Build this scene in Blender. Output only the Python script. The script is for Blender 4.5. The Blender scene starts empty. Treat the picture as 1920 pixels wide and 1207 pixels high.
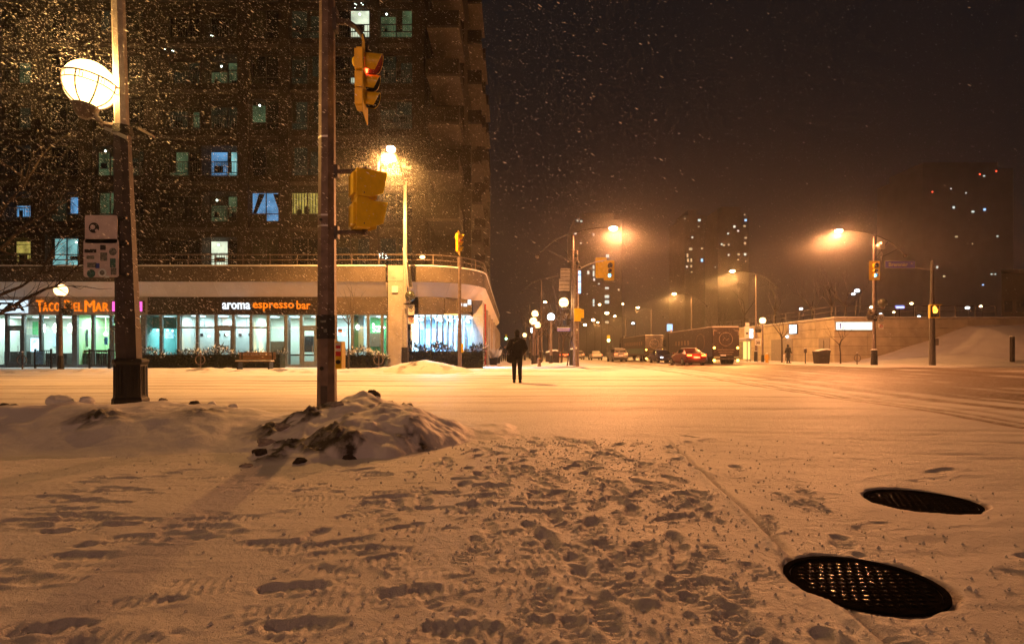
import bpy, math, random
import numpy as np
from mathutils import Vector, Matrix
R = math.radians
random.seed(7); np.random.seed(7)
S = bpy.context.scene
COL = S.collection
# ------------------------------------------------------------------ camera, sky, exposure
F = 1067.0; CH = 0.95; HY = 664.0            # focal length in photo pixels, eye height, horizon row
cd = bpy.data.cameras.new('camera'); cam = bpy.data.objects.new('camera', cd); COL.objects.link(cam)
cam.location = (0, 0, CH); cam.rotation_euler = (R(90), 0, 0)
cd.sensor_width = 36; cd.lens = 36 * F / 1920; cd.shift_y = (HY - 603.5) / 1920
cd.clip_start = 0.05; cd.clip_end = 3000
S.camera = cam
wd = bpy.data.worlds.new('World'); S.world = wd; wd.use_nodes = True
wn = wd.node_tree.nodes; bg = wn['Background']
bg.inputs['Color'].default_value = (0.86, 0.86, 1.0, 1); bg.inputs['Strength'].default_value = 0.0052
S.view_settings.view_transform = 'Standard'; S.view_settings.look = 'None'
S.view_settings.exposure = 0.42; S.view_settings.gamma = 1.0; S.view_settings.use_curve_mapping = False
cy = S.cycles
cy.use_denoising = True
cy.max_bounces = 5; cy.diffuse_bounces = 2; cy.glossy_bounces = 2; cy.transmission_bounces = 2
cy.transparent_max_bounces = 10; cy.volume_bounces = 0
cy.sample_clamp_indirect = 2.0; cy.caustics_reflective = False; cy.caustics_refractive = False
cy.use_light_tree = True; cy.use_adaptive_sampling = True; cy.adaptive_threshold = 0.025
HAZE = 0.0007

def at(px, py, Y):                            # a point of the photo at depth Y, in metres
    return Vector(((px - 960) / F * Y, Y, CH + (HY - py) / F * Y))
def ax(px, Y): return (px - 960) / F * Y
def az(py, Y): return CH + (HY - py) / F * Y

# ------------------------------------------------------------------ mesh building helpers
class MB:
    def __init__(s): s.v = []; s.f = []; s.m = []
    def add(s, vs, fs, m=0):
        o = len(s.v); s.v += [tuple(p) for p in vs]
        for f in fs: s.f.append([i + o for i in f]); s.m.append(m)
        return s
    def box(s, x0, x1, y0, y1, z0, z1, m=0):
        if x0 > x1: x0, x1 = x1, x0
        if y0 > y1: y0, y1 = y1, y0
        if z0 > z1: z0, z1 = z1, z0
        v = [(x, y, z) for z in (z0, z1) for y in (y0, y1) for x in (x0, x1)]
        return s.add(v, [(0, 2, 3, 1), (4, 5, 7, 6), (0, 1, 5, 4), (2, 6, 7, 3), (0, 4, 6, 2), (1, 3, 7, 5)], m)
    def obox(s, c, size, rz=0, m=0, bev=0.0):
        hx, hy, hz = [k / 2 for k in size]; ca, sa = math.cos(rz), math.sin(rz)
        v = []
        for z in (-hz, hz):
            for y in (-hy, hy):
                for x in (-hx, hx): v.append((c[0] + x * ca - y * sa, c[1] + x * sa + y * ca, c[2] + z))
        return s.add(v, [(0, 2, 3, 1), (4, 5, 7, 6), (0, 1, 5, 4), (2, 6, 7, 3), (0, 4, 6, 2), (1, 3, 7, 5)], m)
    def tube(s, path, rad, n=8, m=0, cap=True, rot0=0.0):
        path = [Vector(p) for p in path]
        if not hasattr(rad, '__len__'): rad = [rad] * len(path)
        o = len(s.v); prev = None
        for i, p in enumerate(path):
            if i == 0: d = path[1] - p
            elif i == len(path) - 1: d = p - path[i - 1]
            else: d = (path[i + 1] - path[i - 1])
            d = d.normalized() if d.length > 1e-9 else Vector((0, 0, 1))
            if prev is None:
                u = Vector((1, 0, 0)) if abs(d.x) < 0.9 else Vector((0, 1, 0))
            else: u = prev
            u = (u - d * u.dot(d)).normalized(); prev = u; w = d.cross(u)
            for k in range(n):
                a = 2 * math.pi * k / n + rot0
                s.v.append(tuple(p + (u * math.cos(a) + w * math.sin(a)) * rad[i]))
        for i in range(len(path) - 1):
            for k in range(n):
                a = o + i * n + k; b = o + i * n + (k + 1) % n
                s.f.append([a, b, b + n, a + n]); s.m.append(m)
        if cap:
            s.f.append([o + k for k in range(n)][::-1]); s.m.append(m)
            e = o + (len(path) - 1) * n
            s.f.append([e + k for k in range(n)]); s.m.append(m)
        return s
    def lathe(s, prof, n=16, c=(0, 0, 0), m=0, rot0=0.0):
        o = len(s.v)
        for r, z in prof:
            for k in range(n):
                a = 2 * math.pi * k / n + rot0
                s.v.append((c[0] + r * math.cos(a), c[1] + r * math.sin(a), c[2] + z))
        for i in range(len(prof) - 1):
            for k in range(n):
                a = o + i * n + k; b = o + i * n + (k + 1) % n
                s.f.append([a, b, b + n, a + n]); s.m.append(m)
        s.f.append([o + k for k in range(n)][::-1]); s.m.append(m)
        e = o + (len(prof) - 1) * n
        s.f.append([e + k for k in range(n)]); s.m.append(m)
        return s
    def sph(s, c, r, nu=14, nv=9, m=0):
        if not hasattr(r, '__len__'): r = (r, r, r)
        o = len(s.v)
        for i in range(1, nv):
            t = math.pi * i / nv
            for k in range(nu):
                a = 2 * math.pi * k / nu
                s.v.append((c[0] + r[0] * math.sin(t) * math.cos(a), c[1] + r[1] * math.sin(t) * math.sin(a), c[2] - r[2] * math.cos(t)))
        for i in range(nv - 2):
            for k in range(nu):
                a = o + i * nu + k; b = o + i * nu + (k + 1) % nu
                s.f.append([a, b, b + nu, a + nu]); s.m.append(m)
        lo = len(s.v); s.v.append((c[0], c[1], c[2] - r[2])); s.v.append((c[0], c[1], c[2] + r[2]))
        for k in range(nu):
            s.f.append([lo, o + (k + 1) % nu, o + k]); s.m.append(m)
            e = o + (nv - 2) * nu
            s.f.append([lo + 1, e + k, e + (k + 1) % nu]); s.m.append(m)
        return s
    def prism(s, poly, y0, y1, m=0, axis='y'):
        """poly of (a, z) pairs pushed along y (axis='y': a is x) or along x (axis='x': a is y) or up (axis='z': (x, y))"""
        n = len(poly)
        mk = {'y': lambda a, b, t: (a, t, b), 'x': lambda a, b, t: (t, a, b), 'z': lambda a, b, t: (a, b, t)}[axis]
        v = [mk(a, b, y0) for a, b in poly] + [mk(a, b, y1) for a, b in poly]
        f = [list(range(n)), list(range(2 * n - 1, n - 1, -1))]
        for k in range(n): f.append([k, k + n, (k + 1) % n + n, (k + 1) % n])
        return s.add(v, f, m)
    def disc(s, c, r, nrm='y', n=20, th=0.01, m=0, sgn=-1):
        c = Vector(c); d = {'x': Vector((1, 0, 0)), 'y': Vector((0, 1, 0)), 'z': Vector((0, 0, 1))}[nrm]
        return s.tube([c, c + d * th * sgn], r, n, m)
    def mesh(s, name, off=(0, 0, 0)):
        me = bpy.data.meshes.new(name)
        me.from_pydata([(a - off[0], b - off[1], c - off[2]) for a, b, c in s.v], [], s.f)
        if any(s.m): me.polygons.foreach_set('material_index', s.m)
        return me
    def build(s, name, mats, parent=None, smooth=False, off=(0, 0, 0), fixn=True):
        me = s.mesh(name, off)
        if fixn:
            import bmesh
            bm = bmesh.new(); bm.from_mesh(me); bmesh.ops.recalc_face_normals(bm, faces=bm.faces); bm.to_mesh(me); bm.free()
        return link(name, me, mats, parent, smooth)
def link(name, me, mats, parent=None, smooth=False):
    if not isinstance(mats, (list, tuple)): mats = [mats]
    if not me.materials:
        for k in mats: me.materials.append(M[k] if isinstance(k, str) else k)
    if smooth:
        me.polygons.foreach_set('use_smooth', [True] * len(me.polygons))
        if smooth != 'all': me.set_sharp_from_angle(angle=R(40))
    o = bpy.data.objects.new(name, me); COL.objects.link(o); o.parent = parent
    return o
def tag(o, label, cat, group=None):
    o['label'] = label; o['category'] = cat
    if group: o['group'] = group
    return o
def thing(name, label, cat, loc=(0, 0, 0), rz=0.0, group=None):
    o = bpy.data.objects.new(name, None); COL.objects.link(o); o.empty_display_size = 0.2
    o.location = loc; o.rotation_euler = (0, 0, rz)
    return tag(o, label, cat, group)
def struct(o): o['kind'] = 'structure'; return o
def stuff(o): o['kind'] = 'stuff'; return o
def copy_tree(o, parent=None):
    c = o.copy(); COL.objects.link(c); c.parent = parent
    for ch in list(o.children): copy_tree(ch, c)
    return c
def clone(root, loc, rz=None, label=None, group=None):
    c = copy_tree(root); c.location = loc
    if rz is not None: c.rotation_euler = (0, 0, rz)
    if label: c['label'] = label
    if group: c['group'] = group
    return c
def text(name, s, h, mat, parent, loc, rz=0.0, ext=0.02, bold=0.0, sx=1.0, spacing=1.0, center=True, fit=None):
    """flat lettering standing upright and facing -y (turned by rz)"""
    c = bpy.data.curves.new(name, 'FONT'); c.body = s; c.size = h; c.extrude = ext; c.offset = bold
    c.space_character = spacing; c.resolution_u = 2
    c.align_x = 'CENTER' if center else 'LEFT'; c.align_y = 'CENTER'
    t = bpy.data.objects.new('tmp', c); COL.objects.link(t)
    dg = bpy.context.evaluated_depsgraph_get()
    me = bpy.data.meshes.new_from_object(t.evaluated_get(dg))
    bpy.data.objects.remove(t); bpy.data.curves.remove(c)
    me.materials.clear()
    if fit:                                   # lettering made to an exact width and height
        a = np.empty(len(me.vertices) * 3, np.float32); me.vertices.foreach_get('co', a); a = a.reshape(-1, 3)
        lo, hi = a.min(0), a.max(0)
        me.transform(Matrix.Diagonal((fit[0] / (hi[0] - lo[0]), fit[1] / (hi[1] - lo[1]), 1, 1)) @ Matrix.Translation((-(lo[0] + hi[0]) / 2, -(lo[1] + hi[1]) / 2, 0)))
    me.transform(Matrix.Rotation(rz, 4, 'Z') @ Matrix.Rotation(R(90), 4, 'X') @ Matrix.Diagonal((sx, 1, 1, 1)))
    o = link(name, me, mat, parent); o.location = loc
    return o

# ------------------------------------------------------------------ materials
M = {}
def nd(nt, t, **kw):
    n = nt.nodes.new(t)
    for k, v in kw.items(): setattr(n, k, v)
    return n
def mat(name, col, rough=0.6, metal=0.0, var=0.25, scale=6.0, bump=0.0, bscale=60.0, spec=0.4, stretch=(1, 1, 1)):
    m = bpy.data.materials.new(name); m.use_nodes = True; nt = m.node_tree
    p = nt.nodes['Principled BSDF']
    p.inputs['Roughness'].default_value = rough; p.inputs['Metallic'].default_value = metal
    p.inputs['Specular IOR Level'].default_value = spec
    tc = nd(nt, 'ShaderNodeTexCoord'); mp = nd(nt, 'ShaderNodeMapping'); mp.inputs['Scale'].default_value = stretch
    nt.links.new(tc.outputs['Object'], mp.inputs[0])
    nz = nd(nt, 'ShaderNodeTexNoise'); nz.inputs['Scale'].default_value = scale; nz.inputs['Detail'].default_value = 6
    nt.links.new(mp.outputs[0], nz.inputs['Vector'])
    rp = nd(nt, 'ShaderNodeValToRGB'); e = rp.color_ramp.elements
    e[0].position = 0.3; e[1].position = 0.72
    e[0].color = [c * (1 - var) for c in col] + [1]; e[1].color = [min(1, c * (1 + var)) for c in col] + [1]
    nt.links.new(nz.outputs['Fac'], rp.inputs[0]); nt.links.new(rp.outputs[0], p.inputs['Base Color'])
    if bump:
        bz = nd(nt, 'ShaderNodeTexNoise'); bz.inputs['Scale'].default_value = bscale; bz.inputs['Detail'].default_value = 4
        bp = nd(nt, 'ShaderNodeBump'); bp.inputs['Strength'].default_value = bump; bp.inputs['Distance'].default_value = 0.02
        nt.links.new(mp.outputs[0], bz.inputs['Vector']); nt.links.new(bz.outputs['Fac'], bp.inputs['Height'])
        nt.links.new(bp.outputs[0], p.inputs['Normal'])
    M[name] = m; return m
def emis(name, col, st, glass=0.0, noise=0.0, nscale=3.0):
    m = bpy.data.materials.new(name); m.use_nodes = True; nt = m.node_tree; nt.nodes.clear()
    out = nd(nt, 'ShaderNodeOutputMaterial'); e = nd(nt, 'ShaderNodeEmission')
    e.inputs['Color'].default_value = tuple(col) + (1,); e.inputs['Strength'].default_value = st
    if noise:
        tc = nd(nt, 'ShaderNodeTexCoord'); nz = nd(nt, 'ShaderNodeTexNoise'); nz.inputs['Scale'].default_value = nscale
        mr = nd(nt, 'ShaderNodeMapRange'); mr.inputs[1].default_value = 0.3; mr.inputs[2].default_value = 0.7
        mr.inputs[3].default_value = st * (1 - noise); mr.inputs[4].default_value = st * (1 + noise)
        nt.links.new(tc.outputs['Object'], nz.inputs['Vector']); nt.links.new(nz.outputs['Fac'], mr.inputs[0])
        nt.links.new(mr.outputs[0], e.inputs['Strength'])
    if glass:
        t = nd(nt, 'ShaderNodeBsdfTransparent'); t.inputs[0].default_value = (glass, glass, glass, 1)
        a = nd(nt, 'ShaderNodeAddShader'); nt.links.new(e.outputs[0], a.inputs[0]); nt.links.new(t.outputs[0], a.inputs[1])
        nt.links.new(a.outputs[0], out.inputs[0])
    else: nt.links.new(e.outputs[0], out.inputs[0])
    M[name] = m; return m
def glass(name, tint, refl=0.08, rough=0.03):
    m = bpy.data.materials.new(name); m.use_nodes = True; nt = m.node_tree; nt.nodes.clear()
    out = nd(nt, 'ShaderNodeOutputMaterial'); t = nd(nt, 'ShaderNodeBsdfTransparent'); t.inputs[0].default_value = tuple(tint) + (1,)
    g = nd(nt, 'ShaderNodeBsdfGlossy'); g.inputs['Roughness'].default_value = rough
    mx = nd(nt, 'ShaderNodeMixShader'); mx.inputs[0].default_value = refl
    nt.links.new(t.outputs[0], mx.inputs[1]); nt.links.new(g.outputs[0], mx.inputs[2]); nt.links.new(mx.outputs[0], out.inputs[0])
    M[name] = m; return m
def snowmat(name, white, brown, bump, bscale, grain=220.0):
    """snow with soil and slush where the 'dirt' attribute says so"""
    m = bpy.data.materials.new(name); m.use_nodes = True; nt = m.node_tree; L = nt.links.new
    p = nt.nodes['Principled BSDF']; p.inputs['Roughness'].default_value = 0.62; p.inputs['Specular IOR Level'].default_value = 0.35
    at_ = nd(nt, 'ShaderNodeAttribute'); at_.attribute_name = 'dirt'
    tc = nd(nt, 'ShaderNodeTexCoord')
    n1 = nd(nt, 'ShaderNodeTexNoise'); n1.inputs['Scale'].default_value = 9; n1.inputs['Detail'].default_value = 8; n1.inputs['Roughness'].default_value = 0.7
    n2 = nd(nt, 'ShaderNodeTexNoise'); n2.inputs['Scale'].default_value = 1.1; n2.inputs['Detail'].default_value = 5
    L(tc.outputs['Object'], n1.inputs['Vector']); L(tc.outputs['Object'], n2.inputs['Vector'])
    mr = nd(nt, 'ShaderNodeMapRange'); mr.inputs[1].default_value = 0.3; mr.inputs[2].default_value = 0.7; mr.inputs[3].default_value = 0.55; mr.inputs[4].default_value = 1.35
    L(n1.outputs['Fac'], mr.inputs[0])
    mu = nd(nt, 'ShaderNodeMath', operation='MULTIPLY', use_clamp=True); L(at_.outputs['Fac'], mu.inputs[0]); L(mr.outputs[0], mu.inputs[1])
    w = nd(nt, 'ShaderNodeValToRGB'); w.color_ramp.elements[0].color = [c * 0.9 for c in white] + [1]; w.color_ramp.elements[1].color = list(white) + [1]
    w.color_ramp.elements[0].position = 0.35; w.color_ramp.elements[1].position = 0.65
    L(n2.outputs['Fac'], w.inputs[0])
    mx = nd(nt, 'ShaderNodeMix', data_type='RGBA'); L(mu.outputs[0], mx.inputs[0]); L(w.outputs[0], mx.inputs[6]); mx.inputs[7].default_value = tuple(brown) + (1,)
    L(mx.outputs[2], p.inputs['Base Color'])
    b1 = nd(nt, 'ShaderNodeTexNoise'); b1.inputs['Scale'].default_value = bscale; b1.inputs['Detail'].default_value = 7; b1.inputs['Roughness'].default_value = 0.65
    b2 = nd(nt, 'ShaderNodeTexNoise'); b2.inputs['Scale'].default_value = grain; b2.inputs['Detail'].default_value = 3
    L(tc.outputs['Object'], b1.inputs['Vector']); L(tc.outputs['Object'], b2.inputs['Vector'])
    ad = nd(nt, 'ShaderNodeMath', operation='MULTIPLY_ADD'); L(b2.outputs['Fac'], ad.inputs[0]); ad.inputs[1].default_value = 0.35; L(b1.outputs['Fac'], ad.inputs[2])
    bp = nd(nt, 'ShaderNodeBump'); bp.inputs['Strength'].default_value = bump; bp.inputs['Distance'].default_value = 0.02
    L(ad.outputs[0], bp.inputs['Height']); L(bp.outputs[0], p.inputs['Normal'])
    M[name] = m; return m

snowmat('snow_ground', (0.80, 0.79, 0.80), (0.13, 0.075, 0.040), 0.85, 24, 260)
snowmat('snow_heap', (0.80, 0.78, 0.81), (0.055, 0.042, 0.03), 0.55, 18, 160)
mat('snow', (0.80, 0.80, 0.82), 0.65, var=0.05, bump=0.5, bscale=25)
mat('dirty_snow', (0.38, 0.33, 0.30), 0.8, var=0.5, scale=14, bump=0.9, bscale=30)
mat('soil', (0.06, 0.045, 0.032), 0.9, var=0.6, scale=18, bump=1.0, bscale=40)
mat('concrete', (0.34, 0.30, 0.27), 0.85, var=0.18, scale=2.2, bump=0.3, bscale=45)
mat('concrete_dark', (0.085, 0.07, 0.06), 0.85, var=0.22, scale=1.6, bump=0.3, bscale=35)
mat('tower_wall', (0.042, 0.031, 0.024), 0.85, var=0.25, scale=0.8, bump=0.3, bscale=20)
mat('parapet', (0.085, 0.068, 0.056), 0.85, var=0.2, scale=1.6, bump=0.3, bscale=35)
mat('canopy', (0.78, 0.70, 0.66), 0.8, var=0.08, scale=1.2, bump=0.2, bscale=30)
mat('retaining', (0.40, 0.34, 0.25), 0.85, var=0.22, scale=0.9, bump=0.3, bscale=20)
mat('black_paint', (0.012, 0.011, 0.011), 0.5, var=0.4, scale=20, bump=0.25, bscale=50)
mat('pole_concrete', (0.40, 0.37, 0.33), 0.8, var=0.2, scale=9, bump=0.35, bscale=70)
mat('pole_dark', (0.055, 0.045, 0.045), 0.55, var=0.35, scale=8, bump=0.3, bscale=60)
mat('pole_steel', (0.16, 0.12, 0.11), 0.55, 0.2, var=0.35, scale=7, bump=0.3, bscale=50)
mat('bracket', (0.13, 0.10, 0.09), 0.5, 0.3, var=0.3, scale=14)
mat('signal_yellow', (0.80, 0.54, 0.008), 0.45, var=0.12, scale=8, bump=0.08, bscale=30)
mat('signal_black', (0.008, 0.008, 0.008), 0.5, var=0.3)
mat('lens_off', (0.02, 0.015, 0.012), 0.2, var=0.3)
mat('sign_back', (0.55, 0.50, 0.52), 0.5, 0.2, var=0.12, scale=8, bump=0.1)
mat('sign_white', (0.72, 0.70, 0.66), 0.5, var=0.08)
mat('sign_blue', (0.16, 0.15, 0.90), 0.4, var=0.1)
mat('sign_red', (0.55, 0.03, 0.03), 0.5, var=0.1)
mat('ink', (0.02, 0.02, 0.025), 0.6, var=0.3, scale=30)
mat('sticker_blue', (0.04, 0.08, 0.35), 0.5, var=0.5, scale=30)
mat('sticker_grey', (0.15, 0.17, 0.16), 0.5, var=0.7, scale=40)
mat('sticker_green', (0.05, 0.14, 0.13), 0.5, var=0.7, scale=40)
mat('iron', (0.010, 0.008, 0.007), 0.5, 0.0, var=0.6, scale=14, bump=0.4, bscale=60, spec=0.0)
mat('iron_wet', (0.008, 0.007, 0.006), 0.16, 0.0, var=0.5, scale=18, bump=0.3, bscale=30, spec=0.005)
mat('bark', (0.045, 0.032, 0.025), 0.9, var=0.4, scale=14, bump=0.6, bscale=40)
mat('leaf', (0.020, 0.028, 0.016), 0.7, var=0.6, scale=9)
mat('leaf_dry', (0.16, 0.11, 0.05), 0.8, var=0.5, scale=12)
mat('mullion', (0.16, 0.18, 0.19), 0.4, 0.4, var=0.15)
mat('fascia_grey', (0.30, 0.27, 0.26), 0.8, var=0.15, scale=1.5)
mat('fascia_black', (0.016, 0.011, 0.009), 0.45, var=0.4, scale=2.5)
mat('fascia_brown', (0.06, 0.047, 0.04), 0.7, var=0.3, scale=2.0)
mat('wood', (0.16, 0.085, 0.04), 0.7, var=0.35, scale=6, stretch=(1, 8, 8))
mat('coat', (0.008, 0.008, 0.009), 0.85, var=0.4, scale=20, bump=0.4, bscale=40, spec=0.2)
mat('cloth_dark', (0.010, 0.010, 0.012), 0.85, var=0.4, scale=20, bump=0.3, spec=0.2)
mat('skin', (0.45, 0.28, 0.2), 0.6, var=0.08)
mat('wall_cream', (0.74, 0.74, 0.62), 0.8, var=0.08, scale=1.0)
mat('wall_lime', (0.55, 0.74, 0.38), 0.8, var=0.08, scale=1.0)
mat('wall_white', (0.74, 0.76, 0.70), 0.8, var=0.06, scale=1.0)
mat('wall_teal', (0.10, 0.26, 0.24), 0.8, var=0.2, scale=1.5)
mat('wall_green', (0.12, 0.42, 0.16), 0.8, var=0.15, scale=1.5)
mat('curtain', (0.42, 0.56, 0.68), 0.8, var=0.3, scale=1.0, stretch=(5, 1, 0.1))
mat('floor_tile', (0.25, 0.24, 0.22), 0.6, var=0.15)
mat('furniture', (0.06, 0.045, 0.04), 0.6, var=0.3)
mat('poster_orange', (0.80, 0.26, 0.05), 0.6, var=0.2, scale=6)
mat('poster_blue', (0.10, 0.28, 0.62), 0.6, var=0.4, scale=8)
mat('poster_pale', (0.62, 0.72, 0.75), 0.6, var=0.2, scale=8)
mat('steel', (0.45, 0.45, 0.45), 0.35, 0.8, var=0.1)
mat('tyre', (0.012, 0.012, 0.012), 0.85, var=0.3)
mat('rim', (0.30, 0.30, 0.31), 0.35, 0.8, var=0.2)
mat('car_red', (0.12, 0.008, 0.010), 0.3, 0.3, var=0.15, spec=0.6)
mat('car_grey', (0.22, 0.20, 0.20), 0.35, 0.4, var=0.15)
mat('car_white', (0.62, 0.60, 0.58), 0.35, var=0.08)
mat('car_blue', (0.03, 0.03, 0.10), 0.3, 0.3, var=0.15)
mat('car_glass', (0.012, 0.012, 0.014), 0.1, var=0.1, spec=0.8)
mat('trailer', (0.035, 0.022, 0.020), 0.4, var=0.3, scale=2, bump=0.1)
mat('trailer_mark', (0.30, 0.22, 0.16), 0.6, var=0.3)
mat('trailer_teal_light', (0.03, 0.16, 0.13), 0.35, var=0.5, scale=3, stretch=(1, 4, 0.3))
mat('plate', (0.60, 0.60, 0.66), 0.5, var=0.1)
mat('hydrant', (0.62, 0.36, 0.04), 0.5, var=0.2)
mat('bin', (0.03, 0.022, 0.02), 0.6, var=0.4, scale=6, stretch=(1, 1, 4))
mat('far_pale', (0.5, 0.48, 0.48), 0.9, var=0.1, scale=0.2)
mat('far_wall', (0.14, 0.13, 0.13), 0.9, var=0.2, scale=0.2)
mat('door_grey', (0.22, 0.19, 0.17), 0.6, var=0.15)
mat('win_frame', (0.05, 0.045, 0.042), 0.5, var=0.2)
mat('win_dark', (0.018, 0.020, 0.018), 0.12, var=0.4, scale=0.7, spec=0.7)
mat('win_dim', (0.06, 0.065, 0.05), 0.25, var=0.4, scale=0.7)
glass('shop_glass', (0.88, 0.97, 0.98), 0.06)
glass('shelter_glass', (0.8, 0.85, 0.85), 0.1)

SOD = (1.0, 0.43, 0.105)      # high pressure sodium
SODO = (1.0, 0.365, 0.12)
WARM = (1.0, 0.60, 0.22)
COOL = (0.62, 0.86, 1.0)
emis('bulb', (1.0, 0.66, 0.30), 40)
emis('bulb_orange', (1.0, 0.58, 0.30), 34)
emis('globe_glow', (1.0, 0.62, 0.22), 3.2, glass=0.75)
emis('globe_warm', (1.0, 0.60, 0.22), 2.4, glass=0.75)
emis('globe_white', (0.85, 0.95, 1.0), 3.0, glass=0.75)
emis('led_red', (1.0, 0.05, 0.015), 14)
emis('led_amber', (1.0, 0.33, 0.03), 5)
emis('led_green', (0.12, 0.62, 1.0), 5)
emis('tail', (1.0, 0.07, 0.012), 12)
emis('tail_dim', (1.0, 0.16, 0.04), 3.0)
emis('marker', (1.0, 0.45, 0.05), 14)
emis('head_lamp', (0.9, 0.92, 1.0), 8)
emis('letters_orange', (1.0, 0.20, 0.008), 1.0)
emis('letters_white', (0.85, 0.93, 1.0), 1.1)
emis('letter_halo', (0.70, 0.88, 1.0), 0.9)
emis('pink_box', (1.0, 0.12, 0.55), 1.2)
emis('sign_lit', (0.95, 1.0, 0.82), 1.2)
emis('screen', (0.6, 0.85, 1.0), 2.2, noise=0.5)
emis('screen_blue', (0.35, 0.6, 1.0), 2.0, noise=0.5)
emis('tube', (0.55, 0.82, 1.0), 26)
emis('ceil_panel', (0.80, 0.95, 1.0), 2.5)
emis('pendant', (1.0, 0.95, 0.8), 8)
emis('w_blue', (0.12, 0.34, 0.62), 0.5, noise=0.6, nscale=1.0)
emis('w_cyan', (0.30, 0.70, 0.70), 0.45, noise=0.5, nscale=1.2)
emis('w_white', (0.75, 0.85, 0.62), 0.7, noise=0.4, nscale=1.2)
emis('w_yellow', (0.70, 0.55, 0.12), 0.35, noise=0.5, nscale=2.0)
emis('w_green', (0.22, 0.34, 0.16), 0.14, noise=0.7, nscale=1.0)
emis('w_faint', (0.16, 0.17, 0.09), 0.055, noise=0.7, nscale=0.8)
emis('fairy', (0.8, 1.0, 0.85), 6)
emis('far_white', (0.85, 0.95, 0.85), 0.7)
emis('far_warm', (1.0, 0.75, 0.40), 0.5)
emis('far_blue', (0.35, 0.6, 1.0), 1.2)
emis('far_red', (1.0, 0.08, 0.03), 3.0)
emis('panel_yellow', (1.0, 0.62, 0.16), 1.3)

# ------------------------------------------------------------------ lamps
def luminaire(name, parent, loc, col, power, rad=0.12, up=0.35, throw=None, house=0):
    """street luminaire with the spread of a real lantern: strongest to the sides, little upwards"""
    l = bpy.data.lights.new(name, 'POINT'); l.energy = power; l.shadow_soft_size = rad; l.color = col
    l.use_nodes = True; nt = l.node_tree; e = nt.nodes['Emission']
    g = nd(nt, 'ShaderNodeNewGeometry'); sx = nd(nt, 'ShaderNodeSeparateXYZ'); nt.links.new(g.outputs['Incoming'], sx.inputs[0])
    mr = nd(nt, 'ShaderNodeMapRange'); mr.inputs[1].default_value = 1; mr.inputs[2].default_value = -1
    nt.links.new(sx.outputs['Z'], mr.inputs[0])
    rp = nd(nt, 'ShaderNodeValToRGB'); el = rp.color_ramp.elements
    pts = [(-1, up * .4), (0, up), (.12, 1.3), (.28, 5.0), (.38, 6.2), (.5, 4.4), (.7, 2.0), (1, 1.0)]
    if throw: pts = [(-1, up * .4), (0, up)] + throw
    while len(el) < len(pts): el.new(0.5)
    for k, (c, v) in enumerate(pts):
        el[k].position = (c + 1) / 2; v /= 20; el[k].color = (v, v, v, 1)
    nt.links.new(mr.outputs[0], rp.inputs[0])
    mu = nd(nt, 'ShaderNodeMath', operation='MULTIPLY'); mu.inputs[1].default_value = 20
    nt.links.new(rp.outputs[0], mu.inputs[0]); last = mu
    if house:                                  # shield on the side away from the road
        hs = nd(nt, 'ShaderNodeMath', operation='MULTIPLY'); hs.inputs[1].default_value = house; nt.links.new(sx.outputs['X'], hs.inputs[0])
        hr = nd(nt, 'ShaderNodeMapRange'); hr.inputs[1].default_value = 0.22; hr.inputs[2].default_value = 0.7; hr.inputs[3].default_value = 1; hr.inputs[4].default_value = 0.22
        nt.links.new(hs.outputs[0], hr.inputs[0]); last = nd(nt, 'ShaderNodeMath', operation='MULTIPLY'); nt.links.new(mu.outputs[0], last.inputs[0]); nt.links.new(hr.outputs[0], last.inputs[1])
    nt.links.new(last.outputs[0], e.inputs['Strength'])
    o = bpy.data.objects.new(name, l); COL.objects.link(o); o.parent = parent; o.location = loc
    return o
def point(name, parent, loc, col, power, rad=0.1):
    l = bpy.data.lights.new(name, 'POINT'); l.energy = power; l.color = col; l.shadow_soft_size = rad
    o = bpy.data.objects.new(name, l); COL.objects.link(o); o.parent = parent; o.location = loc; return o
def area(name, parent, loc, col, power, sx, sy):
    l = bpy.data.lights.new(name, 'AREA'); l.energy = power; l.color = col; l.shape = 'RECTANGLE'; l.size = sx; l.size_y = sy
    o = bpy.data.objects.new(name, l); COL.objects.link(o); o.parent = parent; o.location = loc; return o

# ------------------------------------------------------------------ noise for the snow
def vnoise(X, Y, scale, seed):
    rng = np.random.RandomState(seed); T = rng.rand(256, 256)
    x = X / scale; y = Y / scale
    xi = np.floor(x).astype(int); yi = np.floor(y).astype(int); fx = x - xi; fy = y - yi
    fx = fx * fx * (3 - 2 * fx); fy = fy * fy * (3 - 2 * fy)
    g = lambda a, b: T[b % 256, a % 256]
    return (g(xi, yi) * (1 - fx) + g(xi + 1, yi) * fx) * (1 - fy) + (g(xi, yi + 1) * (1 - fx) + g(xi + 1, yi + 1) * fx) * fy - 0.5
def fbm(X, Y, scale, seed, oct=4, gain=0.5):
    a = 1.0; t = 0
    for k in range(oct):
        t = t + a * vnoise(X + 17.3 * k, Y - 9.1 * k, scale, seed + k); a *= gain; scale *= 0.5
    return t
def sstep(a, b, x):
    t = np.clip((x - a) / (b - a), 0, 1); return t * t * (3 - 2 * t)
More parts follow.
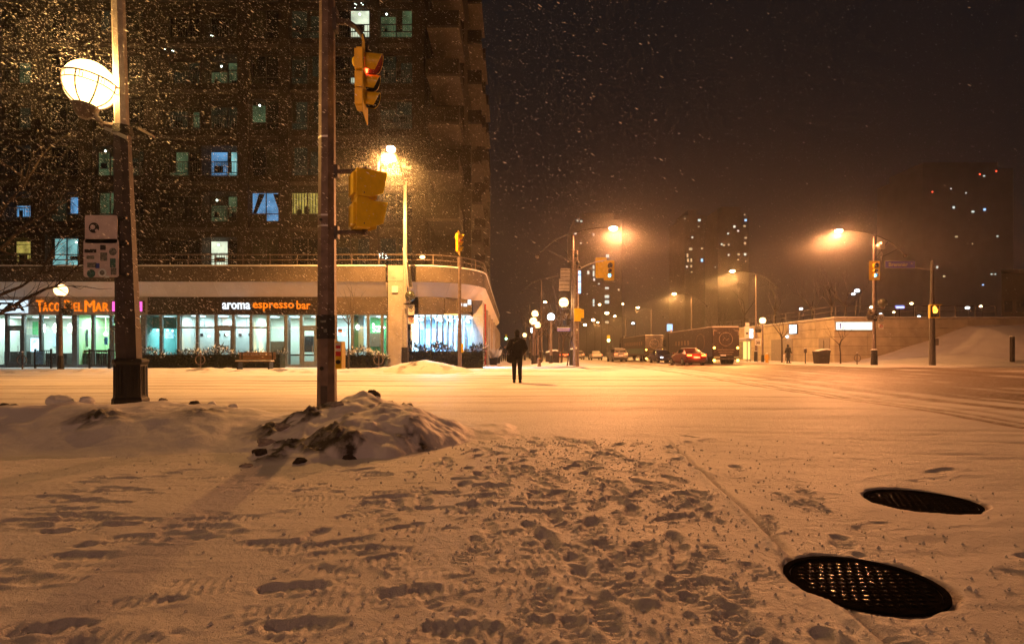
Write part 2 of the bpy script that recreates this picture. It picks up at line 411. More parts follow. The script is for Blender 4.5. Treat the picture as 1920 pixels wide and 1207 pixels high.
def gridmesh(name, xs, ys, Z, D, mt, hole=None):
    nx, ny = len(xs), len(ys)
    XX, YY = np.meshgrid(xs, ys)
    co = np.stack([XX, YY, Z], -1).reshape(-1, 3).astype(np.float32)
    i = np.arange(nx * ny).reshape(ny, nx)
    q = np.stack([i[:-1, :-1], i[:-1, 1:], i[1:, 1:], i[1:, :-1]], -1).reshape(-1, 4)
    me = bpy.data.meshes.new(name)
    me.vertices.add(len(co)); me.vertices.foreach_set('co', co.ravel())
    me.loops.add(q.size); me.loops.foreach_set('vertex_index', q.ravel().astype(np.int32))
    me.polygons.add(len(q)); me.polygons.foreach_set('loop_start', np.arange(0, q.size, 4, dtype=np.int32))
    me.update(calc_edges=True)
    me.polygons.foreach_set('use_smooth', np.ones(len(q), dtype=bool))
    a = me.attributes.new('dirt', 'FLOAT', 'POINT'); a.data.foreach_set('value', D.ravel().astype(np.float32))
    me.materials.append(M[mt]); me.validate()
    o = bpy.data.objects.new(name, me); COL.objects.link(o); return o
def spaced(marks):
    """marks: list of (position, step) with steps changing gradually between them"""
    out = [marks[0][0]]
    for (p0, s0), (p1, s1) in zip(marks[:-1], marks[1:]):
        x = p0
        while True:
            t = (x - p0) / (p1 - p0); x += s0 + (s1 - s0) * t
            if x >= p1 - 0.5 * s1: break
            out.append(x)
        out.append(p1)
    return np.array(out)

# ================================================================== THE GROUND
MAN = [(2.66, 3.70, 0.335), (1.47, 2.39, 0.315)]         # two manholes: x, y, radius
xs = spaced([(-900, 120), (-60, 4), (-14, 0.25), (-5.5, 0.03), (-3.2, 0.017), (-1.4, 0.0115), (2.4, 0.0115), (3.4, 0.016), (5.5, 0.03), (14, 0.2), (60, 3), (900, 120)])
ys = spaced([(-60, 8), (0.6, 0.3), (1.5, 0.0115), (3.6, 0.0125), (7.0, 0.028), (10, 0.05), (30, 0.22), (60, 1.2), (900, 120)])
GX, GY = np.meshgrid(xs, ys)
near = 1 - sstep(6.5, 9.0, GY + 0.35 * fbm(GX, GY, 1.5, 71))      # trodden pavement corner; beyond it the roadway
right = sstep(1.2, 1.9, GX - 0.06 * GY)
H = 0.035 * fbm(GX, GY, 2.4, 3) + 0.016 * fbm(GX, GY, 0.7, 9) * (0.3 + 0.7 * near)
trod = near * np.exp(-((GX - 0.55 + 0.05 * (GY - 3)) / 1.0) ** 2) * (0.35 + 0.65 * (1 - sstep(5, 7.5, GY)))
rough_ = np.abs(fbm(GX, GY, 0.16, 21, 4, 0.6))
H += trod * (0.010 * (0.34 - rough_) + 0.006 * fbm(GX, GY, 0.07, 31))
H += near * (1 - trod) * 0.008 * (fbm(GX * 0.45, GY * 1.6, 0.16, 41))
D = np.zeros_like(H)
# gutter line running away from the camera, shallow groove with a lip
gl = GX - np.interp(GY, [0, 1.867, 5.93, 9], [1.16, 1.24, 1.695, 1.95]) - 0.01 * vnoise(GX * 0, GY, 0.5, 5)
gm = sstep(0.8, 1.2, GY) * (1 - sstep(5.6, 6.6, GY))
H += gm * (-0.022 * np.exp(-(gl / 0.022) ** 2) + 0.010 * np.exp(-((gl + 0.05) / 0.03) ** 2))
H += gm * -0.012 * sstep(-0.01, 0.05, gl) * (1 - sstep(0.4, 1.4, gl))
D += gm * 0.10 * np.exp(-(gl / 0.03) ** 2)
# wheel ruts on the roadway: those of the cross street run along x, the turning ones curve away on the right
road = sstep(7.2, 9.4, GY + 0.25 * fbm(GX, GY, 2.0, 77)) * (1 - sstep(27, 29, GY))
wob = 0.5 * vnoise(GX, GY * 0, 14, 50)
for k, (y0, w, d, s) in enumerate([(8.2, .16, .10, .03), (8.8, .12, .08, -.02), (9.6, .2, .16, .02), (10.3, .12, .10, -.05), (11.2, .2, .15, .03), (12.1, .14, .14, 0), (13.0, .25, .2, -.02),
                                (14.3, .2, .2, .02), (15.6, .3, .22, -.03), (17.2, .25, .26, .02), (18.8, .3, .2, 0), (20.5, .35, .32, .02), (22.6, .3, .25, -.02), (24.6, .4, .3, 0)]):
    u = GY - y0 - s * (GX + 4) - wob * 0.4
    br = 0.55 + 0.9 * vnoise(GX, GY, 3.5, 90 + k)
    g = np.exp(-(u / w) ** 2) * road * np.clip(br, 0, 1.2)
    D += g * d * 3.2; H -= 0.014 * g
px = np.array([7.0, 7.45, 9.5, 14.3, 20, 26, 40, 60]); pX = np.array([6.9, 6.75, 7.0, 7.25, 7.7, 8.3, 9.0, 9.2])
base = np.interp(GY, px, pX)
for k, (dx, w, d) in enumerate([(0, .09, .5), (.28, .08, .38), (.75, .12, .26), (1.5, .16, .5), (1.8, .1, .42), (2.6, .2, .45), (3.4, .22, .5), (4.1, .2, .4), (5.2, .3, .5), (6.4, .4, .45), (7.6, .4, .5), (9.0, .5, .4), (11, .6, .35)]):
    u = GX - base - dx - 0.06 * (GY - 7.4) * (dx * 0.35) - 0.25 * vnoise(GX * 0 + 3, GY, 6, 120 + k)
    br = np.clip(0.75 + 0.9 * vnoise(GX, GY, 1.8, 140 + k), 0.1, 1.3)
    g = np.exp(-(u / w) ** 2) * sstep(6.6, 7.6, GY) * (1 - sstep(60, 90, GY)) * br
    D += g * d * 3.2; H -= 0.018 * g * (GY < 30)
slush = sstep(0.5, 4, GX - base) * sstep(10.5, 14, GY) * (1 - sstep(70, 110, GY))
D += slush * np.clip(0.75 + 0.9 * fbm(GX, GY * 1.5, 2.2, 170), 0, 0.85)
D += road * np.clip(0.05 + 0.16 * fbm(GX * 0.25, GY * 1.6, 0.9, 180), 0, 0.3)
for k, (x0, y0, s, w, d) in enumerate([(1.5, 7.0, -.10, .10, .20), (1.5, 7.4, -.10, .08, .16), (2.6, 6.6, -.16, .08, .13), (3.2, 6.5, -.16, .07, .12), (3.0, 5.6, -.16, .06, .10), (3.5, 5.3, -.15, .05, .10)]):
    u = GY - y0 - s * (GX - x0) - 0.05 * (GX - x0) ** 2 * 0.2
    g = np.exp(-(u / w) ** 2) * sstep(x0 - 0.6, x0 + 1.0, GX) * np.clip(.7 + .9 * vnoise(GX, GY, .8, 200 + k), 0, 1.2)
    D += g * d * 1.8; H -= 0.008 * g
# far left sidewalk side and the kerb of the corner opposite are snow drifts of their own (below)
# footprints
def stamp(cx, cy, ang, L=0.29, W=0.105, dep=0.028, rim=0.009, tread=True, heel=1.0):
    r = L * 0.75
    i0, i1 = np.searchsorted(xs, [cx - r, cx + r]); j0, j1 = np.searchsorted(ys, [cy - r, cy + r])
    if i1 - i0 < 3 or j1 - j0 < 3: return
    X = GX[j0:j1, i0:i1] - cx; Y = GY[j0:j1, i0:i1] - cy
    a = X * math.cos(ang) + Y * math.sin(ang); b = -X * math.sin(ang) + Y * math.cos(ang)
    sdn = int(abs(cx * 91 + cy * 37)) % 90 + 300; gx, gy = GX[j0:j1, i0:i1], GY[j0:j1, i0:i1]
    n_ = 0.012 * vnoise(gx, gy, 0.035, sdn) + 0.014 * vnoise(gx, gy, 0.11, sdn + 7); dep = dep * (0.8 + 1.1 * vnoise(gx, gy, 0.09, sdn + 3))
    s1 = np.sqrt(((a - L * 0.14) / (L * 0.36)) ** 2 + (b / (W * 0.5)) ** 2) - 1
    s2 = np.sqrt(((a + L * 0.31) / (L * 0.19)) ** 2 + (b / (W * 0.40)) ** 2) - 1
    sd = np.minimum(s1, s2) * W * 0.42 + n_
    ins = 1 - sstep(-0.009, 0.007, sd)
    dd = dep * (1 + heel * 0.45 * (a < -L * 0.12))
    old = H[j0:j1, i0:i1]
    tr = 0.0035 * np.sign(np.sin(a / 0.0064)) if tread else 0
    flat = old * 0.5 - dd + tr
    rimh = rim * np.exp(-((sd - 0.020) / 0.014) ** 2) * (0.7 + 1.2 * vnoise(GX[j0:j1, i0:i1], GY[j0:j1, i0:i1], 0.05, 400))
    H[j0:j1, i0:i1] = old * (1 - ins) + flat * ins + rimh * (1 - ins)
rnd = random.Random(11)
for k in range(230):                                     # the trodden path to the crossing
    y = 1.7 + 4.9 * rnd.random() ** 1.25
    x = 0.62 - 0.06 * (y - 2) + rnd.gauss(0, 0.52 + 0.05 * y)
    an = R(90 + rnd.gauss(0, 22)) + (math.pi if rnd.random() < 0.4 else 0)
    stamp(x, y, an, 0.23 + rnd.random() * 0.05, 0.085 + 0.015 * rnd.random(), 0.004 + 0.012 * rnd.random() ** 1.5, 0.003 + 0.005 * rnd.random(), rnd.random() < .7)
for k in range(210):                                      # people crossing sideways, left of the path
    y = 1.8 + 2.9 * rnd.random(); x = -3.9 + 4.2 * rnd.random()
    an = R(rnd.gauss(4, 14)) + (math.pi if rnd.random() < .5 else 0)
    stamp(x, y, an, 0.27 + rnd.random() * 0.05, 0.085 + 0.025 * rnd.random(), 0.002 + 0.008 * rnd.random(), 0.003, rnd.random() < .7)
for k in range(26):
    y = 2.2 + 3.6 * rnd.random(); x = 1.9 + 2.0 * rnd.random()
    if all((x - a) ** 2 + (y - b) ** 2 > (c + .2) ** 2 for a, b, c in MAN):
        stamp(x, y, R(rnd.gauss(0, 25)), 0.3 + .1 * rnd.random(), 0.10, 0.003 + 0.007 * rnd.random(), 0.003, False)
for x, y, an in [(-.75, 2.02, 5), (-.18, 2.0, -8), (.35, 2.08, 95), (.78, 2.02, 60), (.12, 2.25, 85), (.18, 2.93, 100), (.30, 2.6, 92), (-.4, 2.3, 10), (-.9, 2.35, 8), (.75, 2.30, 50), (-1.6, 1.98, 12), (.25, 3.35, 90), (.95, 3.3, 20), (1.45, 5.05, 60), (1.55, 4.75, 90), (1.9, 4.8, 80)]:
    stamp(x, y, R(an), 0.27, 0.10, 0.020, 0.007, True)
H += gm * (-0.020 * np.exp(-(gl / 0.026) ** 2) + 0.009 * np.exp(-((gl + 0.055) / 0.025) ** 2)); D += gm * 0.16 * np.exp(-(gl / 0.025) ** 2)
for a, b, c in MAN:                                      # snow melted away over the covers
    d = np.sqrt((GX - a) ** 2 + (GY - b) ** 2) + 0.03 * vnoise(GX, GY, 0.05, 500) + 0.05 * vnoise(GX, GY, 0.2, 501)
    ins = 1 - sstep(c - 0.012, c + 0.015, d)
    melt = 1 - 0.7 * np.exp(-((d - c) / 0.12) ** 2)
    H = H * melt * (1 - ins) - 0.018 * ins
    D = np.maximum(D, 0.8 * (1 - sstep(c - 0.01, c + 0.02, d)))
H[:, (xs < -40)] *= 0.2; H[(ys > 60), :] *= 0.1
ground = struct(gridmesh('ground', xs, ys, H, np.clip(D, 0, 1), 'snow_ground'))

def groundz(x, y):
    i = int(np.clip(np.searchsorted(xs, x), 1, len(xs) - 1)); j = int(np.clip(np.searchsorted(ys, y), 1, len(ys) - 1))
    return float(H[j, i])

# ------------------------------------------------------------------ manhole covers
for q, (a, b, c) in enumerate(MAN):
    lab = ['wet black manhole cover melted free of snow, farther out on the roadway', 'wet black manhole cover cut by the gutter line, rim glinting'][q]
    t = thing('manhole_cover', lab, 'manhole', (a, b, -0.014))
    r = c - 0.015
    MB().lathe([(r - 0.03, 0), (r - 0.03, 0.004), (0.01, 0.0045)], 48).build('plate', 'iron', t)
    rg = MB(); n = 48
    for (r0, r1, z0, z1) in [(r - 0.024, r, 0.0, 0.012)]:
        vs = []; fs = []
        for k in range(n):
            w = 2 * math.pi * k / n
            for rr, zz in ((r0, z0), (r0, z1), (r1, z1), (r1, z0)): vs.append((rr * math.cos(w), rr * math.sin(w), zz))
        for k in range(n):
            for e in range(4): fs.append((k * 4 + e, k * 4 + (e + 1) % 4, ((k + 1) % n) * 4 + (e + 1) % 4, ((k + 1) % n) * 4 + e))
        rg.add(vs, fs)
    rg.build('ring', 'iron', t, True)
    st = MB(); s_ = 0.042
    for i in range(-8, 9):
        for j in range(-8, 9):
            x, y = i * s_ + (s_ / 2 if j % 2 else 0), j * s_
            if x * x + y * y < (r - 0.055) ** 2:
                h = 0.0075; e = 0.014
                st.add([(x - e, y - e, .0046), (x + e, y - e, .0046), (x + e, y + e, .0046), (x - e, y + e, .0046), (x - e * .6, y - e * .6, h), (x + e * .6, y - e * .6, h), (x + e * .6, y + e * .6, h), (x - e * .6, y + e * .6, h)],
                       [(4, 5, 6, 7), (0, 1, 5, 4), (1, 2, 6, 5), (2, 3, 7, 6), (3, 0, 4, 7)])
    stuff(st.build('stud_pattern', 'iron_wet', t))

# ------------------------------------------------------------------ ploughed snow bank beside the poles
bx = spaced([(-12.5, 0.10), (-7, 0.03), (0.1, 0.018)]); by = spaced([(4.0, 0.018), (7.0, 0.02), (8.9, 0.03)])
BX, BY = np.meshgrid(bx, by)
w1 = BX + 0.25 * fbm(BX, BY, 0.9, 601); w2 = BY + 0.25 * fbm(BX, BY, 0.9, 611)
crest = 6.9 + 0.25 * vnoise(BX, BX * 0, 2.5, 620)
bank = np.interp(w1, [-12, -7, -5.5, -4.4, -3.4, -2.6, -1.9], [.38, .36, .38, .36, .30, .22, .1])
bank = bank * np.exp(-(np.abs((w2 - crest) / np.where(w2 > crest, .95, 1.1)) ** 2.4))
def mound(cx, cy_, h, sx, sy, an, p=1.0):
    a = (w1 - cx) * math.cos(an) + (w2 - cy_) * math.sin(an); b = -(w1 - cx) * math.sin(an) + (w2 - cy_) * math.cos(an)
    d = np.sqrt((a / sx) ** 2 + (b / sy) ** 2)
    return h * np.clip(1 - d, 0, 1) ** p
hp = np.maximum.reduce([mound(-1.80, 6.75, 0.50, .90, 1.35, R(-10), .75), mound(-1.40, 6.1, 0.40, .85, 1.10, R(-35), .7), mound(-2.15, 5.9, 0.22, .65, 1.3, R(15), .8), mound(-1.75, 7.5, .40, .65, .75, 0, .8)])
Z = np.maximum(bank, hp) + 0.3 * np.minimum(bank, hp)
msk = sstep(0.01, 0.10, Z)
lump = 0.10 * fbm(BX, BY, 0.55, 630) + 0.022 * np.abs(fbm(BX, BY, 0.22, 640))
hm = sstep(0.02, 0.2, hp)
Z += msk * (lump * (0.6 + 0.8 * hm)) + hm * 0.035 * np.abs(fbm(BX, BY, 0.20, 650, 4, .5))
foot = msk * (1 - hm) * 0.03 * np.maximum(0, fbm(BX, BY, 0.3, 655))
Z -= foot
dn = fbm(BX, BY, 0.30, 660, 4, .6)
DB = np.zeros_like(Z)
blob = lambda x, y, r: np.exp(-(((BX - x) ** 2 + (BY - y) ** 2) / r ** 2))
zone = sum(k * blob(x, y, r) for x, y, r, k in [(-2.05, 7.65, .35, 1), (-1.5, 7.6, .32, 1), (-1.25, 7.2, .2, .8), (-2.35, 6.6, .26, 1), (-2.45, 6.1, .26, 1), (-2.3, 5.6, .26, 1), (-2.2, 5.2, .18, 1), (-1.62, 6.55, .17, 1), (-2.0, 6.3, .22, .9), (-1.9, 5.75, .24, .9), (-1.75, 5.3, .2, .9), (-1.15, 5.9, .17, .9), (-.95, 5.5, .16, .9), (-1.4, 5.2, .14, .9), (-4.6, 6.3, .3, .6), (-5.6, 5.2, .5, .6), (-3.6, 6.6, .22, .5)])
DB = np.clip(zone * 1.6, 0, 1) * sstep(-0.10, 0.10, dn)
Z += 0.10 * DB * np.abs(fbm(BX, BY, 0.11, 670))
edge = np.minimum.reduce([sstep(0, .25, BY - by[0]), sstep(0, .25, by[-1] - BY), sstep(0, .4, BX - bx[0]), sstep(0, .2, bx[-1] - BX)])
Z = Z - 0.03 - 0.05 * (1 - edge) - 0.02 * (1 - msk)
sb = gridmesh('snow_bank', bx, by, Z, DB, 'snow_heap')
tag(sb, 'ploughed snow bank rising to a soil-streaked heap at the dark traffic pole', 'snow bank')
def bankz(x, y):
    i = int(np.clip(np.searchsorted(bx, x), 0, len(bx) - 1)); j = int(np.clip(np.searchsorted(by, y), 0, len(by) - 1))
    return max(float(Z[j, i]), groundz(x, y))
def chunk(name, label, cat, x, y, z, r, mt, seed, sq=(1, 1, 1), group=None):
    rg = random.Random(seed); mb = MB().sph((0, 0, 0), 1, 16, 10)
    dirs = [(Vector((rg.gauss(0, 1), rg.gauss(0, 1), rg.gauss(0, 1))).normalized(), 0.55 + 0.4 * rg.random()) for _ in range(9)]
    vv = []
    for p in mb.v:
        d = Vector(p).normalized(); k = 1.0
        for n_, h in dirs:
            c = d.dot(n_)
            if c > 0.05: k = min(k, h / c)
        k += rg.uniform(-.12, .10) if mt != 'snow' else rg.uniform(-.04, .04)
        vv.append((d.x * k * r * sq[0], d.y * k * r * sq[1], d.z * k * r * sq[2]))
    mb.v = vv
    o = mb.build(name, mt, None, mt == 'snow'); o.location = (x, y, z); return tag(o, label, cat, group)
for q, (px_, py_, r, mt, lab) in enumerate([
    (112, 779, .15, 'snow', 'large rounded lump of frozen snow on the bank, bigger of the pair'),
    (160, 783, .10, 'snow', 'smaller block of frozen snow on the bank beside the large lump'),
    (8, 782, .10, 'soil', 'dark soil-crusted clod of snow on the bank, left of a second dark clod'),
    (26, 778, .09, 'soil', 'knobbly dark clod of dirty snow topping the bank'),
    (306, 782, .07, 'dirty_snow', 'grey clod of dirty snow close beside the black lamp pedestal'),
    (365, 783, .07, 'soil', 'small dark clod on the bank midway between lamp and traffic pole'),
    (400, 786, .075, 'snow', 'small pale snow lump on the bank between lamp and traffic pole'),
    (437, 788, .06, 'snow', 'little pale snow lump lying next to a pale lump on the bank'),
    (582, 790, .09, 'dirty_snow', 'brown dirty clod tucked against the foot of the traffic pole'),
    (700, 768, .09, 'soil', 'big dark frozen clod crowning the heap behind its top'),
    (655, 766, .09, 'soil', 'dark frozen clod on the heap next to the traffic pole')]):
    p = at(px_, py_, 7.4 if q < 9 else 7.55)
    z0 = bankz(p.x, p.y)
    chunk('snow_clod' if mt != 'snow' else 'snow_lump', lab, 'snow lump', p.x, p.y, z0 + r * (0.45 if mt == 'snow' else 0.2), r, mt, 40 + q, (1.1, .9, .85))
for q, (x, y, r) in enumerate([(-2.42, 5.6, .07), (-2.32, 5.25, .06), (-2.4, 5.95, .07), (-1.85, 4.95, .05), (-2.25, 4.82, .04), (-1.45, 5.1, .05), (-1.95, 6.35, .06)]):
    chunk('soil_clod', ['large dark soil clod low on the heap, next to two others', 'dark soil clod at the left foot of the heap', 'dark soil clod half way up the heap flank', 'flat soil clod at the heap foot, below the largest', 'smallest soil clod lying off the heap foot', 'single soil clod at the right front of the heap', 'dark soil clod near the top of the heap face'][q], 'clod', x, y, bankz(x, y) + r * .08, r * 1.1, 'soil' if q % 2 else 'dirty_snow', 80 + q, (1.3, 1, .7), 'soil clods on the front of the heap')

# ------------------------------------------------------------------ far pavements, drifts, hillside
def drift(name, x0, x1, y0, y1, fn, dfn, step, kind='structure'):
    a = np.arange(x0, x1 + step, step); b = np.arange(y0, y1 + step * .6, step * .6)
    A, B = np.meshgrid(a, b); Zz = fn(A, B); Dd = dfn(A, B) if dfn else np.zeros_like(Zz)
    e = np.minimum.reduce([sstep(0, step * 2, A - x0), sstep(0, step * 2, a[-1] - A), sstep(0, step * 1.5, B - y0), sstep(0, step * 1.5, b[-1] - B)])
    o = gridmesh(name, a, b, Zz * e - 0.06 * (1 - e), np.clip(Dd, 0, 1), 'snow_heap'); 
    if kind: o['kind'] = kind
    return o
drift('sidewalk', -46, 4.6, 30.2, 44.6, lambda a, b: 0.12 + 0.04 * fbm(a, b, 1.6, 700), None, 0.3)
drift('footpath', -2.4, 4.6, 44.0, 190, lambda a, b: 0.125 + 0.05 * fbm(a, b, 1.8, 705), None, 0.45)
drift('pavement', 25.6, 33.4, 40.5, 190, lambda a, b: 0.12 + 0.05 * fbm(a, b, 1.8, 710), None, 0.45)
hillf = lambda a, b: 0.11 + np.interp(a, [33, 34.5, 38, 43, 46.5, 52, 90], [0, 0.02, .8, 2.4, 3.75, 3.85, 3.7]) * sstep(45.2, 58.5, b) ** .9 + 0.10 * fbm(a, b, 1.5, 715)
drift('hill', 32.6, 95, 41, 58.9, hillf, None, 0.4)
fb = drift('snow_ridge', -40, -6.2, 27.6, 30.6, lambda a, b: (0.20 + 0.28 * fbm(a, b * 0.3, 1.7, 720)) * np.exp(-((b - 29.2) / .85) ** 2) + 0.05 * fbm(a, b, .5, 721),
           lambda a, b: 0.9 * sstep(.12, .4, fbm(a, b * 1.4, .7, 722)) * sstep(27.9, 28.8, b) * (1 - sstep(29.4, 29.9, b)), 0.1, None)
tag(fb, 'low dirty snow ridge ploughed along the kerb before the shops', 'snow bank')
hpile = drift('snow_heap', -7.4, -1.7, 27.2, 31.2, lambda a, b: 0.66 * np.clip(1 - np.sqrt(((a + 4.5 + .12 * fbm(a, b, .8, 730)) / 2.6) ** 2 + ((b - 29.4) / 1.75) ** 2), 0, 1) ** .75 + 0.07 * fbm(a, b, .5, 731) * (np.abs(a + 4.5) < 2.4) + .02,
              lambda a, b: 0.85 * sstep(.14, .4, fbm(a, b, .55, 733)) * np.exp(-((a + 4.6) / 1.7) ** 2 - ((b - 28.7) / .9) ** 2), 0.07, None)
tag(hpile, 'broad rounded snow heap with dirt patches before the corner hedge', 'snow heap')
sp2 = drift('snow_pile', 1.2, 6.5, 35.5, 42, lambda a, b: .14 + 0.30 * np.exp(-((a - 4.2) / 1.2) ** 2 - ((b - 40) / 1.2) ** 2) + 0.22 * np.exp(-((a - 2.4) / .9) ** 2 - ((b - 41) / .9) ** 2) + .05 * fbm(a, b, .6, 741), None, 0.1, None)
tag(sp2, 'low snow pile round the double pole at the far corner', 'snow heap')

# ================================================================== CORNER BUILDING
YF = 36.2                                                   # shop fronts
bld = thing('corner_building', 'dark concrete apartment block with lit shops and rounded terrace at its foot', 'building', (-6, 40, 0))
BO = (-6, 40, 0)
def bpart(name, mb, mt, parent=bld, smooth=False): return mb.build(name, mt, parent, smooth, off=BO)
YT = 41.0                                                   # tower front, set back behind the terrace
def tx(px_): return ax(px_, YT)
cols = [(-62, -8), (2, 63), (91, 151), (179, 226), (232, 273), (299, 374), (378, 447), (469, 524), (544, 606), (618, 693), (711, 773)]
NROW = 8
ztop = [9.37 + 3.3 * k for k in range(NROW)]; WH = 2.15
xc = [tx(-90)]; 
for a, b in cols: xc += [tx(a), tx(b)]
xc.append(tx(797))
zc = [6.3]
for z in ztop: zc += [z - WH, z]
zc.append(ztop[-1] + 1.2)
mb = MB()
deep = {1, 5, 6}
for i in range(len(xc) - 1):
    for j in range(len(zc) - 1):
        x0, x1, z0, z1 = xc[i], xc[i + 1], zc[j], zc[j + 1]
        if i % 2 == 1 and j % 2 == 1:
            d = YT + (1.3 if (i - 1) // 2 in deep else 0.35)
            for v in ([(x0, YT, z0), (x1, YT, z0), (x1, d, z0), (x0, d, z0)], [(x0, YT, z1), (x0, d, z1), (x1, d, z1), (x1, YT, z1)],
                      [(x0, YT, z0), (x0, d, z0), (x0, d, z1), (x0, YT, z1)], [(x1, YT, z0), (x1, YT, z1), (x1, d, z1), (x1, d, z0)]):
                mb.add(v, [(0, 1, 2, 3)])
        else: mb.add([(x0, YT, z0), (x1, YT, z0), (x1, YT, z1), (x0, YT, z1)], [(0, 1, 2, 3)])
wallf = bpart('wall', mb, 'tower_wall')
# pilasters standing proud of the wall, and slab edges between them
pil = [(64, 90), (152, 178), (274, 298), (448, 468), (525, 543), (694, 710), (774, 796)]
for a, b in pil:
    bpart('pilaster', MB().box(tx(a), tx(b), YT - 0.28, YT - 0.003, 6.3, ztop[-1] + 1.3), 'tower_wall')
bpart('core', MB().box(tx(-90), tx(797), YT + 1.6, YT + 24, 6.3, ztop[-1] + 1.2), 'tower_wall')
for z in ztop:
    for a, b in [(90, 152), (178, 274), (298, 448), (468, 525), (543, 694), (710, 774), (-90, 64)]:
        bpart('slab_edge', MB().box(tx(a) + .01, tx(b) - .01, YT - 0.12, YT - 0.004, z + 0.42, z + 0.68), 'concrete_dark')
lit = {(0, 1): 'w_yellow', (0, 2): 'w_cyan', (0, 6): ('w_white', None), (0, 9): 'w_faint', (0, 10): 'w_faint',
       (1, 1): ('w_blue', 'w_cyan'), (1, 2): ('w_faint', 'w_blue'), (1, 3): 'w_green', (1, 6): 'w_green', (1, 7): 'w_blue', (1, 8): 'w_yellow',
       (2, 1): (None, 'w_cyan'), (2, 3): 'w_green', (2, 5): ('w_green', None), (2, 6): ('w_blue', 'w_cyan'), (2, 4): 'w_faint', (2, 8): 'w_faint',
       (3, 1): 'w_faint', (3, 5): ('w_faint', 'w_green'), (3, 6): 'w_faint', (3, 7): ('w_green', None), (3, 8): 'w_faint', (3, 10): 'w_faint',
       (4, 1): 'w_green', (4, 6): 'w_green', (4, 9): (None, 'w_white'), (4, 8): 'w_faint', (4, 5): 'w_faint', (4, 10): 'w_faint',
       (5, 9): (None, 'w_white'), (5, 8): 'w_faint', (5, 10): 'w_green', (5, 3): 'w_faint', (6, 5): 'w_faint', (6, 9): 'w_green', (6, 6): 'w_green'}
rw = random.Random(5)
for j in range(NROW):
    for c, (a, b) in enumerate(cols):
        x0, x1 = tx(a), tx(b); z1 = ztop[j]; z0 = z1 - WH
        y = YT + (1.22 if c in deep else 0.27)
        fr = MB(); t = 0.07
        xm = x0 + (x1 - x0) * (0.5 if c not in (4,) else 0.62); zm = z0 + WH * 0.27
        fr.box(x0, x1, y - .06, y + .06, z0, z0 + t).box(x0, x1, y - .06, y + .06, z1 - t, z1)
        fr.box(x0, x0 + t, y - .058, y + .058, z0 + t, z1 - t).box(x1 - t, x1, y - .058, y + .058, z0 + t, z1 - t).box(xm - t / 2, xm + t / 2, y - .056, y + .056, z0 + t, z1 - t)
        fr.box(x0 + t, xm - t / 2, y - .05, y + .05, zm - .03, zm + .03).box(xm + t / 2, x1 - t, y - .05, y + .05, zm - .03, zm + .03)
        f = bpart('window', fr, 'win_frame')
        l = lit.get((j, c)); l = l if isinstance(l, tuple) else (l, l)
        for q, (p0, p1) in enumerate([(x0 + t, xm - t / 2), (xm + t / 2, x1 - t)]):
            d = rw.random()
            m_ = l[q] or ('win_dim' if d < .3 else 'win_dark')
            m_lo = m_ if rw.random() < .75 else 'win_dim'
            bpart('pane', MB().box(p0, p1, y - .012, y + .012, zm + .03, z1 - t), m_, f)
            bpart('pane', MB().box(p0, p1, y - .012, y + .012, z0 + t, zm - .03), m_lo if m_ != 'w_yellow' else 'win_dim', f)
        if any(l):
            for q, (p0, p1) in enumerate([(x0 + t, xm - t / 2), (xm + t / 2, x1 - t)]):
                if l[q] and (j, c) not in ((1, 7), (1, 8)):
                    u = rw.random(); wp = p1 - p0
                    if u < .45: bpart('curtain', MB().box(p0 + .01, p0 + wp * rw.uniform(.12, .4), y - .055, y - .02, zm + .04, z1 - t - .01), 'win_dim', f)
                    if .3 < u < .75: bpart('blind', MB().box(p0 + .01, p1 - .01, y - .054, y - .021, z1 - t - rw.uniform(.2, .8), z1 - t - .012), 'win_dim', f)
                    if u > .5: bpart('furniture', MB().box(p0 + wp * .2, p0 + wp * rw.uniform(.4, .9), y - .053, y - .022, zm + .035, zm + rw.uniform(.2, .6)), 'win_dark', f)
                    if l[q] in ('w_white', 'w_cyan', 'w_green') and u > .4: bpart('room_lamp', MB().sph((p0 + wp * rw.uniform(.3, .7), y - .05, z1 - t - .25), .07, 8, 6), 'fairy', f)
        # curtains, lamps and people's things that show in the brightest rooms
        if (j, c) == (1, 7):
            cu = MB().prism([(x0 + .1, z0 + .62), (x0 + .55, z1 - .12), (x0 + .95, z1 - .12), (x0 + .35, z0 + .62)], y - .06, y - .02)
            bpart('curtain', cu, 'win_dark', f)
            bpart('curtain', MB().prism([(x1 - .55, z1 - .12), (x1 - .1, z1 - .12), (x1 - .1, z0 + .7)], y - .06, y - .02), 'win_dark', f)
        if (j, c) == (1, 8):
            for k in range(9):
                u = x0 + .12 + k * .2
                bpart('curtain_fold', MB().box(u, u + .05, y - .05, y - .015, zm + .05, z1 - .1), 'win_dim', f)
            bpart('plant', MB().sph((x0 + 1.15, y - .1, zm + .25), (.18, .05, .35), 9, 6).sph((x0 + .6, y - .1, zm + .12), (.2, .05, .22), 9, 6), 'leaf', f)
        if c in deep or c in (9, 10):
            rl = MB(); rz_ = z0 + 1.0; yr = YT + .08
            rl.box(x0 + .01, x1 - .01, yr - .03, yr + .03, rz_ - .03, rz_ + .02).box(x0 + .01, x1 - .01, yr - .02, yr + .02, z0 + .06, z0 + .1)
            n = int((x1 - x0) / .17)
            for k in range(1, n): u = x0 + (x1 - x0) * k / n; rl.box(u - .012, u + .012, yr - .012, yr + .012, z0 + .1, rz_ - .03)
            bpart('balcony_railing', rl, 'win_frame')
for (px_, py_, n) in [(722, 480, 12), (388, 65, 2), (318, 98, 3), (676, 12, 5)]:
    fl = MB()
    for k in range(n): p = at(px_ + rw.uniform(-12, 12), py_ + rw.uniform(-6, 6), YT - .35); fl.sph(p, .03, 5, 4)
    bpart('fairy_lights', fl, 'fairy')
